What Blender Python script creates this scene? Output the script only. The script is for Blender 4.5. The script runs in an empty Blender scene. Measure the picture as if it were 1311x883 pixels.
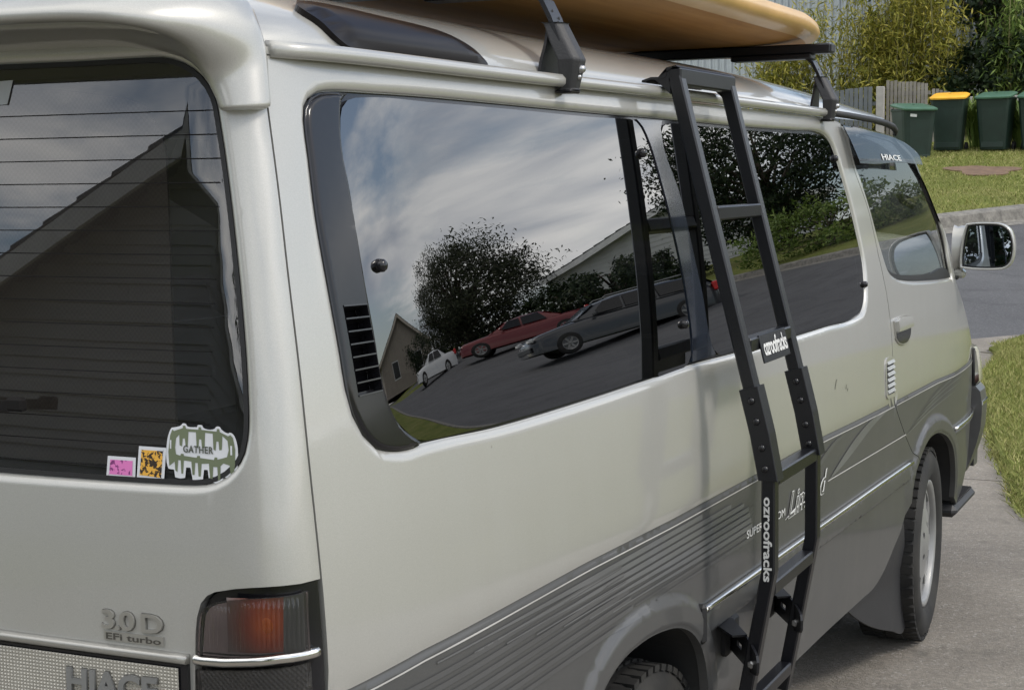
import bpy, math, random
import numpy as np
from mathutils import Matrix, Vector
from mathutils.geometry import delaunay_2d_cdt

# ------------------------------------------------------------------ camera, world, sun, exposure
scene = bpy.context.scene
COL = scene.collection
rad = math.radians

def make_camera():
    yaw, pitch, roll, f = .4525, -.1063, -.0115, 2000.0
    cy, sy, cp, sp = math.cos(yaw), math.sin(yaw), math.cos(pitch), math.sin(pitch)
    fw = np.array([-sy*cp, cy*cp, sp]); r = np.array([cy, sy, 0.]); u = np.cross(r, fw)
    c, s = math.cos(roll), math.sin(roll)
    r2 = c*r+s*u; u2 = -s*r+c*u
    cam = bpy.data.cameras.new('camera'); ob = bpy.data.objects.new('camera', cam); COL.objects.link(ob)
    m = Matrix(((r2[0], u2[0], -fw[0], 1.8131), (r2[1], u2[1], -fw[1], -5.1761), (r2[2], u2[2], -fw[2], 1.5398), (0, 0, 0, 1)))
    ob.matrix_world = m
    cam.sensor_fit = 'HORIZONTAL'; cam.sensor_width = 36; cam.lens = f/1311*36
    cam.clip_start = .05; cam.clip_end = 2000
    scene.camera = ob
make_camera()

SUN_EL, SUN_AZ = 44.0, 80.0     # azimuth clockwise from +Y: out to the right of the van
SUN_STRENGTH, SKY_STRENGTH, EXPOSURE = 1.4, 0.14, 0.28

def make_light():
    w = bpy.data.worlds.new('World'); scene.world = w; w.use_nodes = True
    nt = w.node_tree; nt.nodes.clear(); N = nt.nodes.new; L = nt.links.new
    out = N('ShaderNodeOutputWorld'); bg = N('ShaderNodeBackground'); bg.inputs['Strength'].default_value = SKY_STRENGTH
    sky = N('ShaderNodeTexSky'); sky.sky_type = 'NISHITA'; sky.sun_disc = False
    sky.sun_elevation = rad(SUN_EL); sky.sun_rotation = rad(SUN_AZ)
    sky.air_density = 1.0; sky.dust_density = 1.5; sky.ozone_density = 1.5
    tc = N('ShaderNodeTexCoord'); sep = N('ShaderNodeSeparateXYZ'); L(tc.outputs['Generated'], sep.inputs[0])
    # project the view direction on a cloud layer
    mx = N('ShaderNodeMath'); mx.operation = 'MAXIMUM'; L(sep.outputs['Z'], mx.inputs[0]); mx.inputs[1].default_value = 0.0
    ad = N('ShaderNodeMath'); ad.operation = 'ADD'; L(mx.outputs[0], ad.inputs[0]); ad.inputs[1].default_value = .12
    vd = N('ShaderNodeVectorMath'); vd.operation = 'DIVIDE'; L(tc.outputs['Generated'], vd.inputs[0])
    cb = N('ShaderNodeCombineXYZ')
    for i in range(2): L(ad.outputs[0], cb.inputs[i])
    cb.inputs[2].default_value = 1.0; L(cb.outputs[0], vd.inputs[1])
    mp = N('ShaderNodeMapping'); L(vd.outputs[0], mp.inputs[0]); mp.inputs['Rotation'].default_value = (0, 0, .5)
    mp.inputs['Scale'].default_value = (.8, .95, 1); mp.inputs['Location'].default_value = (2.4, .7, 0)
    n1 = N('ShaderNodeTexNoise'); n1.inputs['Scale'].default_value = .75; n1.inputs['Detail'].default_value = 9; n1.inputs['Roughness'].default_value = .58
    n1.inputs['Distortion'].default_value = .2
    L(mp.outputs[0], n1.inputs['Vector'])
    cr = N('ShaderNodeValToRGB'); cr.color_ramp.elements[0].position = .455; cr.color_ramp.elements[1].position = .58
    L(n1.outputs['Fac'], cr.inputs[0])
    n2 = N('ShaderNodeTexNoise'); n2.inputs['Scale'].default_value = 1.6; n2.inputs['Detail'].default_value = 7; n2.inputs['Distortion'].default_value = .4
    L(mp.outputs[0], n2.inputs['Vector'])
    cc = N('ShaderNodeValToRGB'); e = cc.color_ramp.elements
    e[0].position = .32; e[0].color = (4.6, 5.2, 6.3, 1); e[1].position = .68; e[1].color = (13.5, 13.3, 12.9, 1)
    L(n2.outputs['Fac'], cc.inputs[0])
    mix = N('ShaderNodeMix'); mix.data_type = 'RGBA'
    L(cr.outputs[0], mix.inputs[0]); L(sky.outputs[0], mix.inputs[6]); L(cc.outputs[0], mix.inputs[7])
    L(mix.outputs[2], bg.inputs['Color']); L(bg.outputs[0], out.inputs[0])
    sd = bpy.data.lights.new('sun', 'SUN'); sd.energy = SUN_STRENGTH; sd.angle = rad(12); sd.color = (1, .95, .87)
    so = bpy.data.objects.new('sun', sd); COL.objects.link(so)
    el, az = rad(SUN_EL), rad(SUN_AZ)
    d = Vector((math.sin(az)*math.cos(el), math.cos(az)*math.cos(el), math.sin(el)))
    so.rotation_euler = d.to_track_quat('Z', 'Y').to_euler()
    vs = scene.view_settings; vs.view_transform = 'Standard'; vs.look = 'None'; vs.exposure = EXPOSURE; vs.gamma = 1; vs.use_curve_mapping = False
    scene.render.engine = 'CYCLES'; scene.cycles.max_bounces = 8; scene.cycles.transparent_max_bounces = 12
make_light()
D = {
 'q_garnish': [(-3.4606, 1.6523), (-3.4297, 1.6516), (-3.4471, 1.6419), (-3.4549, 1.6297), (-3.4685, 1.5798), (-3.4692, 1.5323), (-3.4715, 1.4839), (-3.474, 1.4009), (-3.4733, 1.3473), (-3.4722, 1.2786), (-3.4596, 1.241), (-3.4402, 1.2181), (-3.4172, 1.2045), (-3.4038, 1.1963), (-3.4104, 1.1932), (-3.4394, 1.1922), (-3.4782, 1.1967), (-3.5068, 1.2062), (-3.5285, 1.2256), (-3.5425, 1.2523), (-3.5482, 1.2848), (-3.5481, 1.3262), (-3.5487, 1.4059), (-3.5474, 1.493), (-3.539, 1.5695), (-3.5338, 1.6128), (-3.5281, 1.6283), (-3.5168, 1.6393), (-3.4948, 1.6484)],
 'q_glass': [(-3.3926, 1.6486), (-3.2033, 1.6492), (-2.9704, 1.6485), (-2.5961, 1.6459), (-2.4877, 1.647), (-2.4296, 1.6458), (-2.3952, 1.6351), (-2.3714, 1.6036), (-2.3487, 1.5252), (-2.3293, 1.4198), (-2.3246, 1.3234), (-2.3306, 1.2412), (-2.3359, 1.2011), (-2.3571, 1.1869), (-2.6299, 1.1845), (-2.8974, 1.185), (-3.201, 1.1897), (-3.3592, 1.1952), (-3.3857, 1.1966), (-3.4084, 1.2011), (-3.4363, 1.2186), (-3.4579, 1.2408), (-3.4705, 1.2784), (-3.4716, 1.3472), (-3.4723, 1.4008), (-3.4699, 1.4839), (-3.4675, 1.5323), (-3.4659, 1.5798), (-3.4549, 1.6197), (-3.4468, 1.6329), (-3.4308, 1.6435)],
 'q_bar': [(-2.5618, 1.6351), (-2.5106, 1.6364), (-2.5024, 1.6055), (-2.4913, 1.5459), (-2.4739, 1.4886), (-2.4551, 1.4305), (-2.4359, 1.3529), (-2.4172, 1.2742), (-2.4284, 1.2284), (-2.438, 1.1929), (-2.5009, 1.1927), (-2.4903, 1.2346), (-2.4677, 1.3295), (-2.4797, 1.4057), (-2.4969, 1.4825), (-2.5169, 1.5487), (-2.5353, 1.6007)],
 'b_trim': [(-2.4186, 1.6476), (-2.3844, 1.6471), (-2.3254, 1.648), (-2.2821, 1.6485), (-2.2989, 1.6314), (-2.3016, 1.5914), (-2.2864, 1.556), (-2.2654, 1.5179), (-2.2466, 1.4226), (-2.2402, 1.3639), (-2.2308, 1.313), (-2.2278, 1.2309), (-2.2197, 1.2045), (-2.2027, 1.1855), (-2.2703, 1.185), (-2.3441, 1.1855), (-2.3337, 1.2009), (-2.3208, 1.2931), (-2.3293, 1.4198), (-2.3487, 1.5252), (-2.3714, 1.6036), (-2.3919, 1.6337)],
 'm_glass': [(-2.2314, 1.6445), (-2.101, 1.6443), (-1.7482, 1.6424), (-1.2881, 1.644), (-1.1135, 1.6445), (-1.0404, 1.6357), (-0.9986, 1.6155), (-0.9722, 1.5781), (-0.9398, 1.5042), (-0.9126, 1.4286), (-0.8958, 1.3585), (-0.8858, 1.2959), (-0.8998, 1.2474), (-0.9158, 1.2122), (-0.9607, 1.1781), (-1.0377, 1.1657), (-1.3277, 1.1684), (-1.6437, 1.1718), (-2.0982, 1.1809), (-2.1741, 1.1825), (-2.1998, 1.1931), (-2.2275, 1.2316), (-2.2308, 1.313), (-2.2466, 1.4226), (-2.2654, 1.5179), (-2.2928, 1.5915), (-2.298, 1.6209), (-2.2751, 1.638)],
 'm_bar': [(-2.2473, 1.6403), (-2.1996, 1.6368), (-2.1915, 1.5794), (-2.1728, 1.5404), (-2.1634, 1.454), (-2.1685, 1.3914), (-2.1795, 1.3135), (-2.1839, 1.2197), (-2.1867, 1.1886), (-2.2281, 1.2301), (-2.2255, 1.278), (-2.2258, 1.3554), (-2.2308, 1.4174), (-2.2303, 1.4867), (-2.2526, 1.5606), (-2.2918, 1.6089), (-2.2751, 1.6304)],
 'fd_rear': [(-0.8801, 1.6792), (-0.8406, 1.6198), (-0.8255, 1.5659), (-0.7407, 1.4433), (-0.705, 1.3062), (-0.6731, 1.1979), (-0.6634, 1.1266), (-0.6647, 1.0363), (-0.6539, 0.9009), (-0.6401, 0.8716), (-0.5916, 0.8279), (-0.5022, 0.7607), (-0.4178, 0.7067), (-0.3269, 0.6551)],
 'fd_glass': [(-0.7901, 1.5703), (-0.7588, 1.5287), (-0.7063, 1.4381), (-0.6765, 1.3608), (-0.6546, 1.3217), (-0.6113, 1.2653), (-0.5261, 1.2351), (-0.4053, 1.2182), (-0.0484, 1.1943), (0.3699, 1.1771), (0.3473, 1.2352), (0.3348, 1.3138), (0.2523, 1.4284), (0.166, 1.4928), (0.078, 1.5836), (-0.0196, 1.621), (-0.1936, 1.6483), (-0.5192, 1.6656), (-0.8056, 1.6735)],
 'visor': [(-0.9041, 1.6738), (-0.8699, 1.5633), (-0.6943, 1.5615), (-0.382, 1.5668), (-0.0137, 1.5614), (-0.0262, 1.5878), (-0.1081, 1.6171), (-0.2908, 1.6438), (-0.61, 1.6609)],
 'fd_handle': [(-0.6277, 1.1144), (-0.5884, 1.1202), (-0.4703, 1.1183), (-0.4181, 1.1104), (-0.4032, 1.0926), (-0.4141, 1.0627), (-0.4539, 1.0405), (-0.5321, 1.0366), (-0.594, 1.0474), (-0.6263, 1.0643)],
 'pillar_vent': [(-0.7675, 1.0048), (-0.7552, 1.0168), (-0.7145, 1.0191), (-0.6593, 1.0131), (-0.6487, 0.9002), (-0.7056, 0.9009), (-0.751, 0.9046), (-0.7656, 0.9155)],
 'crease': [(-3.633, 0.923), (-3.6026, 0.9244), (-3.4426, 0.9304), (-3.1943, 0.9281), (-2.9219, 0.9254), (-2.527, 0.9147), (-2.0014, 0.9072), (-1.4386, 0.9028), (-1.11, 0.8928), (-0.6441, 0.8813), (-0.0074, 0.8692), (0.2939, 0.856), (1.8449, 0.7402)],
 'strip_side': [(-2.3889, 0.711), (-1.7939, 0.6994), (-0.8935, 0.6781), (-0.4107, 0.6656)],
 'strip_front': [(0.2865, 0.6556), (0.5735, 0.6431), (1.9838, 0.465)],
 'ridge': [(-2.273, 0.6427), (-1.7034, 0.6395), (-0.8827, 0.6185), (-0.3751, 0.6095)],
 'front_arch': [(-0.3353, 0.6393), (-0.2597, 0.6786), (-0.1644, 0.6986), (-0.0349, 0.6939), (0.0905, 0.6734), (0.1989, 0.6392), (0.3028, 0.5816), (0.3798, 0.4738)],
 'rear_arch': [(-2.8881, 0.7066), (-2.8299, 0.7215), (-2.6951, 0.733), (-2.6062, 0.7284), (-2.4987, 0.7067), (-2.4181, 0.6687), (-2.3634, 0.6156), (-2.3281, 0.534)],
 'rocker': [(-1.6353, 0.3936), (-1.3345, 0.3879), (-0.8022, 0.3616), (-0.6836, 0.3927), (-0.5788, 0.4375), (-0.4856, 0.4776)],
 'mudflap': [(-0.3817, 0.454), (-0.6112, 0.3496), (-0.7427, 0.3367), (-1.1414, 0.3501), (-0.6719, 0.2101), (-0.243, 0.1015), (-0.1898, 0.1369), (-0.1812, 0.1871)],
 'pad_l': [(-2.2011, 0.5526)],
 'pad_r': [(-1.9101, 0.5533)],
 'rear_win': [(0.3582, 1.6829), (0.4823, 1.6907), (0.5727, 1.6913), (0.5998, 1.6907), (0.6315, 1.682), (0.6578, 1.6653), (0.6769, 1.6416), (0.6886, 1.6017), (0.6998, 1.5534), (0.7145, 1.4787), (0.7285, 1.396), (0.7385, 1.3235), (0.742, 1.2874), (0.7439, 1.2612), (0.7431, 1.2394), (0.7399, 1.2239), (0.7341, 1.2127), (0.727, 1.2041), (0.7167, 1.1953), (0.7031, 1.188), (0.6882, 1.1839), (0.6736, 1.1821), (0.6226, 1.1807), (0.5514, 1.1798), (0.3874, 1.179)],
 'lamp_hole': [(0.6747, 0.9358), (0.6766, 0.983), (0.6804, 1.0253), (0.6865, 1.043), (0.6954, 1.0533), (0.7062, 1.0585), (0.7329, 1.0645), (0.7724, 1.0703), (0.8132, 1.0686), (0.8145, 1.0523), (0.8162, 1.0243), (0.8199, 0.9363)],
 'lamp_top': [(0.6841, 0.9819), (0.6876, 1.0165), (0.6915, 1.0331), (0.7005, 1.0424), (0.7167, 1.0482), (0.7637, 1.0559), (0.7913, 1.0581), (0.8005, 1.0592), (0.8076, 1.0611), (0.8088, 1.0297), (0.8107, 0.9895), (0.7881, 0.9885), (0.7516, 0.9851), (0.7197, 0.9828)],
 'lamp_orange': [(0.7497, 1.0544), (0.7913, 1.0581), (0.7927, 0.9919), (0.7496, 0.9868)],
 'lamp_chrome': [(0.6784, 0.9746), (0.6893, 0.9738), (0.7195, 0.9751), (0.7514, 0.979), (0.7881, 0.9847), (0.8155, 0.9868)],
 'lamp_low': [(0.6844, 0.9609), (0.7298, 0.9667), (0.788, 0.9754), (0.8126, 0.9777), (0.8146, 0.9414), (0.6813, 0.9365)],
 'garn_chrome': [(0.3843, 0.9815), (0.4582, 0.9803), (0.5644, 0.9788), (0.6687, 0.9769), (0.6683, 0.9658), (0.5639, 0.967), (0.4576, 0.9688), (0.3836, 0.9702)],
 'garn_bot': [(0.3805, 0.918), (0.4425, 0.9143)],
 'badge': [(0.5469, 1.023), (0.6342, 1.0228), (0.6326, 0.9861), (0.5467, 0.9946)],
 'badge2': [(0.5479, 0.9962), (0.633, 0.9938), (0.6326, 0.9851), (0.5474, 0.9849)],
 'hiace': [(0.4984, 0.9449), (0.6308, 0.9414)],
 'st_gather': [(0.6314, 1.2506), (0.7284, 1.2552), (0.7307, 1.187), (0.6336, 1.1856)],
 'st_orange': [(0.5921, 1.2243), (0.6312, 1.2241), (0.6292, 1.1834), (0.59, 1.1857)],
 'st_pink': [(0.547, 1.21), (0.5881, 1.21), (0.5878, 1.1837), (0.5455, 1.1838)],
 'st_white': [(0.3593, 1.6691), (0.3749, 1.6705), (0.3697, 1.6403), (0.3616, 1.6395)],
 'wiper': [(0.3566, 1.2636), (0.3945, 1.2643), (0.4414, 1.267)],
 'limited': [(-1.7908, 0.7752), (-1.3958, 0.804)],
 'super': [(-2.0826, 0.7941), (-1.7972, 0.7854)],
 'stripe_a': [(-2.3615, 0.913), (-2.004, 0.852), (-1.9421, 0.8143)],
 'swoosh': [(-1.3179, 0.7783), (-1.1712, 0.7955), (-0.9502, 0.8404), (-0.696, 0.8781), (-0.9305, 0.8894), (-1.1284, 0.8508), (-1.3958, 0.8021)],
 'swoosh2': [(-1.4852, 0.8255), (-1.3567, 0.8566), (-1.2693, 0.8726), (-1.3326, 0.8785), (-1.47, 0.8557), (-1.5569, 0.838)],
 'pin': [(-1.4109, 0.793), (-0.5462, 0.7604), (-0.491, 0.759)],
 'stripes_poly': [(-3.2846, 0.9222), (-3.0177, 0.9178), (-2.7578, 0.912), (-2.4854, 0.9092), (-2.3615, 0.913), (-2.2091, 0.8961), (-2.0536, 0.8615), (-1.9707, 0.8285), (-2.6858, 0.8961)],
 'dec_front': [(-0.6211, 0.7535), (-0.4358, 0.7793), (-0.136, 0.793), (0.0891, 0.7883), (0.3631, 0.7847), (1.8617, 0.6603)],
 'roofvis_gut': [(-3.4766, 1.7667), (-2.9987, 1.7121)],
 'q_knob': [(-3.4312, 1.4293), (-2.4235, 1.5835), (-0.9909, 1.5822), (-0.9003, 1.2389), (-2.3587, 1.2588)],
 'vent_box': [(-3.536, 1.3858), (-3.4757, 1.3846), (-3.4732, 1.2753), (-3.5353, 1.2741)],
 'seam_tailgate_top': [(-3.6039, 1.6343), (-3.6469, 1.0664)],
}
# ---------- body surfaces (van frame: +Y forward, +X driver side, front axle at y=0) ----------
PZ=[0.0,.25,.35,.55,.75,.95,1.05,1.18,1.30,1.45,1.60,1.69,1.80]
PX=[.78,.805,.828,.843,.848,.845,.840,.826,.808,.781,.751,.732,.709]
def pchip(x,xs,ys):
    xs=np.asarray(xs,float);ys=np.asarray(ys,float);x=np.asarray(x,float)
    h=np.diff(xs);d=np.diff(ys)/h;m=np.zeros_like(ys)
    for i in range(1,len(xs)-1):
        if d[i-1]*d[i]>0:
            w1=2*h[i]+h[i-1];w2=h[i]+2*h[i-1];m[i]=(w1+w2)/(w1/d[i-1]+w2/d[i])
    m[0]=d[0];m[-1]=d[-1]
    i=np.clip(np.searchsorted(xs,x)-1,0,len(xs)-2);t=np.clip((x-xs[i])/h[i],-1,2)
    t2=t*t;t3=t2*t
    return (2*t3-3*t2+1)*ys[i]+(t3-2*t2+t)*h[i]*m[i]+(-2*t3+3*t2)*ys[i+1]+(t3-t2)*h[i]*m[i+1]
def side(y,z):
    y=np.asarray(y,float)
    b=pchip(z,PZ,PX)
    ft=np.clip(y,0,1.25); b=b-0.058*ft**3-0.9*np.clip(y-.93,0,.3)**2
    rt=np.clip((-3.25-y)/0.40,0,1.2); b=b-0.026*rt**2.5
    return b
YG=-3.645
YGZ=[.0,.90,1.063,1.187,1.311,1.421,1.532,1.634,1.75,1.9];YGY=[-3.646,-3.646,-3.646,-3.643,-3.634,-3.625,-3.613,-3.603,-3.590,-3.575]
def yg(z): return pchip(z,YGZ,YGY)
def hatch_base(x,z):
    z=np.asarray(z,float)
    return -3.735+0.025*(np.abs(x)/.7)**2+0.075*np.clip((z-1.05)/.65,0,None)**1.3
RC=0.062
def hatch(x,z):
    x=np.asarray(x,float);z=np.asarray(z,float)
    Y=yg(z);bx=side(Y,z);x0=bx-RC;t=np.clip((np.abs(x)-x0)/RC,0,1)
    b=hatch_base(x,z)
    return b+(Y-b)*(1-np.sqrt(np.clip(1-t*t,0,1)))
# ------------------------------------------------------------------ object bookkeeping
rng = np.random.default_rng(7); random.seed(7)
def tag(o, label=None, cat=None, group=None, kind=None):
    if label: o['label'] = label
    if cat: o['category'] = cat
    if group: o['group'] = group
    if kind: o['kind'] = kind
    return o
def empty(name, loc=(0, 0, 0), rotz=0, parent=None):
    o = bpy.data.objects.new(name, None); COL.objects.link(o); o.location = loc; o.rotation_euler = (0, 0, rotz)
    o.empty_display_size = .1
    if parent: o.parent = parent
    return o
def link(name, me, mats=None, parent=None, smooth=None):
    o = bpy.data.objects.new(name, me); COL.objects.link(o)
    if mats is not None:
        for m in (mats if isinstance(mats, (list, tuple)) else [mats]): me.materials.append(m)
    if smooth is not None: me.polygons.foreach_set('use_smooth', [smooth]*len(me.polygons))
    if parent: o.parent = parent
    return o
class MB:
    """collects shapes into one mesh"""
    def __init__(s): s.v = []; s.f = []; s.m = []; s.sm = []
    def add(s, V, F, mi=0, sm=False):
        o = len(s.v); s.v += [tuple(map(float, q)) for q in V]; s.f += [tuple(i+o for i in q) for q in F]; s.m += [mi]*len(F); s.sm += [sm]*len(F)
        return s
    def box(s, c, d, rot=None, bev=0.0, mi=0):
        """centre c, full size d, optional 3x3 rot, bevelled edges"""
        h = np.array(d)/2; b = min(bev, *(h*.9)) if bev else 0
        R = np.eye(3) if rot is None else np.array(rot)
        if b <= 0:
            V = [(sx*h[0], sy*h[1], sz*h[2]) for sx in (-1, 1) for sy in (-1, 1) for sz in (-1, 1)]
            F = [(0, 1, 3, 2), (4, 6, 7, 5), (0, 4, 5, 1), (2, 3, 7, 6), (0, 2, 6, 4), (1, 5, 7, 3)]
        else:
            V = []; idx = {}
            for sx in (-1, 1):
                for sy in (-1, 1):
                    for sz in (-1, 1):
                        for ax in range(3):
                            q = [sx*h[0], sy*h[1], sz*h[2]]
                            for k in range(3):
                                if k != ax: q[k] -= (sx, sy, sz)[k]*b
                            idx[(sx, sy, sz, ax)] = len(V); V.append(q)
            F = []
            for ax in range(3):
                o1, o2 = [k for k in range(3) if k != ax]
                for sg in (-1, 1):
                    q = []
                    for a, bb in ((-1, -1), (1, -1), (1, 1), (-1, 1)):
                        t = [0, 0, 0]; t[ax] = sg; t[o1] = a; t[o2] = bb; q.append(idx[(*t, ax)])
                    F.append(tuple(q))
                for a in (-1, 1):
                    for bb in (-1, 1):
                        q = []
                        for sg in (-1, 1):
                            t = [0, 0, 0]; t[ax] = sg; t[o1] = a; t[o2] = bb
                            q.append((idx[(*t, o1)], idx[(*t, o2)]))
                        F.append((q[0][0], q[0][1], q[1][1], q[1][0]))
            for sx in (-1, 1):
                for sy in (-1, 1):
                    for sz in (-1, 1): F.append(tuple(idx[(sx, sy, sz, k)] for k in range(3)))
        V = np.array(V) @ R.T + np.array(c)
        return s.add(V, s._orient(V, F, np.array(c)), mi)
    @staticmethod
    def _orient(V, F, c):
        out = []
        for q in F:
            p = V[list(q)]; n = np.cross(p[1]-p[0], p[2]-p[0])
            out.append(q if n @ (p.mean(0)-c) >= 0 else q[::-1])
        return out
    def sweep(s, path, prof, frames=None, closed_prof=True, cap=True, mi=0, sm=False, up=(0, 0, 1)):
        """sweep a 2-D profile (u,w) along a 3-D path; u = side, w = up"""
        path = np.array(path, float); n = len(path); k = len(prof); V = []
        for i in range(n):
            t = path[min(i+1, n-1)]-path[max(i-1, 0)]; t = t/np.linalg.norm(t)
            if frames is not None: a, b = frames[i]
            else:
                a = np.cross(t, np.array(up, float)); a = a/np.linalg.norm(a); b = np.cross(a, t)
            for (u, w) in (prof[i] if isinstance(prof[0][0], (list, tuple, np.ndarray)) else prof): V.append(path[i]+u*np.array(a)+w*np.array(b))
        k = len(V)//n; F = []
        for i in range(n-1):
            for j in range(k if closed_prof else k-1):
                j2 = (j+1) % k; F.append((i*k+j, i*k+j2, (i+1)*k+j2, (i+1)*k+j))
        if cap and closed_prof: F.append(tuple(range(k))[::-1]); F.append(tuple((n-1)*k+j for j in range(k)))
        return s.add(V, F, mi, sm)
    def tube(s, path, r, seg=10, mi=0, sm=True):
        rr = r if hasattr(r, '__len__') else [r]*len(path)
        prof = [[(q*math.cos(2*math.pi*j/seg), q*math.sin(2*math.pi*j/seg)) for j in range(seg)] for q in rr]
        path = np.array(path, float); t = path[-1]-path[0]; t /= np.linalg.norm(t)
        up = (0, 0, 1) if abs(t[2]) < .9 else (0, 1, 0)
        return s.sweep(path, prof, mi=mi, sm=sm, up=up)
    def lathe(s, prof, c, axis='x', seg=48, mi=0, sm=True, a0=0, a1=2*math.pi):
        """prof: list of (r, h) revolved round an axis through c"""
        full = abs(a1-a0-2*math.pi) < 1e-6; n = seg if full else seg+1; V = []
        for i in range(n):
            a = a0+(a1-a0)*i/seg; ca, sa = math.cos(a), math.sin(a)
            for r, h in prof:
                V.append({'x': (h, r*ca, r*sa), 'y': (r*sa, h, r*ca), 'z': (r*ca, r*sa, h)}[axis])
        V = np.array(V)+np.array(c); k = len(prof); F = []
        for i in range(seg):
            i2 = (i+1) % n
            for j in range(k-1): F.append((i*k+j, i2*k+j, i2*k+j+1, i*k+j+1))
        return s.add(V, F, mi, sm)
    def build(s, name, mats, parent=None, smooth=None):
        me = bpy.data.meshes.new(name); me.from_pydata(s.v, [], s.f)
        o = link(name, me, mats, parent)
        me.polygons.foreach_set('material_index', s.m)
        me.polygons.foreach_set('use_smooth', s.sm if smooth is None else [smooth]*len(s.f))
        me.update(); return o
def copy_tree(o, parent=None):
    c = o.copy(); COL.objects.link(c); c.parent = parent
    for ch in list(o.children): copy_tree(ch, c)
    return c

# ------------------------------------------------------------------ 2-D outlines and curved panels
def resample(loop, step, closed=True, smooth=True, corner=50):
    """Catmull-Rom through the points, straight at corners sharper than `corner` degrees"""
    P = np.array(loop, float); n = len(P); out = []
    def cornered(i):
        if not closed and i in (0, n-1): return True
        a = P[i]-P[i-1]; b = P[(i+1) % n]-P[i]
        return (a @ b)/(np.linalg.norm(a)*np.linalg.norm(b)+1e-12) < math.cos(rad(corner))
    co = [cornered(i) for i in range(n)]
    for i in range(n if closed else n-1):
        p1, p2 = P[i], P[(i+1) % n]; L = np.linalg.norm(p2-p1)
        k = max(1, int(round(L/step)))
        p0 = p1*2-p2 if co[i] else P[i-1]; p3 = p2*2-p1 if co[(i+1) % n] else P[(i+2) % n]
        d0, d2 = np.linalg.norm(p1-p0)+1e-9, np.linalg.norm(p3-p2)+1e-9
        m1 = ((p2-p1)/L+(p1-p0)/d0)/2*L if L > 0 else p2-p1; m2 = ((p2-p1)/L+(p3-p2)/d2)/2*L if L > 0 else p2-p1
        for j in range(k):
            t = j/k
            if smooth: q = (2*t**3-3*t**2+1)*p1+(t**3-2*t**2+t)*m1+(-2*t**3+3*t**2)*p2+(t**3-t**2)*m2
            else: q = p1+(p2-p1)*t
            out.append(q)
    if not closed: out.append(P[-1])
    return np.array(out)
def dist_poly(Q, loop, closed=True):
    A = np.asarray(loop); B = np.roll(A, -1, 0) if closed else A[1:]
    if not closed: A = A[:-1]
    best = np.full(len(Q), 1e9)
    for c in range(0, len(Q), 4000):
        q = Q[c:c+4000, None, :]; ab = B-A; t = np.clip(((q-A)*ab).sum(-1)/((ab*ab).sum(-1)+1e-14), 0, 1)
        d = np.linalg.norm(q-(A+t[..., None]*ab), axis=-1).min(1); best[c:c+4000] = d
    return best
def inside(Q, loop):
    L = np.asarray(loop); x, y = Q[:, 0], Q[:, 1]; r = np.zeros(len(Q), bool)
    x1, y1 = L[:, 0], L[:, 1]; x2, y2 = np.roll(x1, -1), np.roll(y1, -1)
    for a, b, c, d in zip(x1, y1, x2, y2):
        if b == d: continue
        k = (b > y) != (d > y); r ^= k & (x < (c-a)*(y-b)/(d-b)+a)
    return r
def area2(L): return .5*np.sum(L[:, 0]*np.roll(L[:, 1], -1)-np.roll(L[:, 0], -1)*L[:, 1])
def offset_loop(L, d):
    """shift a loop to its left-hand (inner, for ccw) side by d"""
    t = np.roll(L, -1, 0)-np.roll(L, 1, 0); t /= np.linalg.norm(t, axis=1)[:, None]+1e-12
    nrm = np.stack([-t[:, 1], t[:, 0]], 1)*(1 if area2(L) > 0 else -1)
    return L+nrm*d
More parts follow.
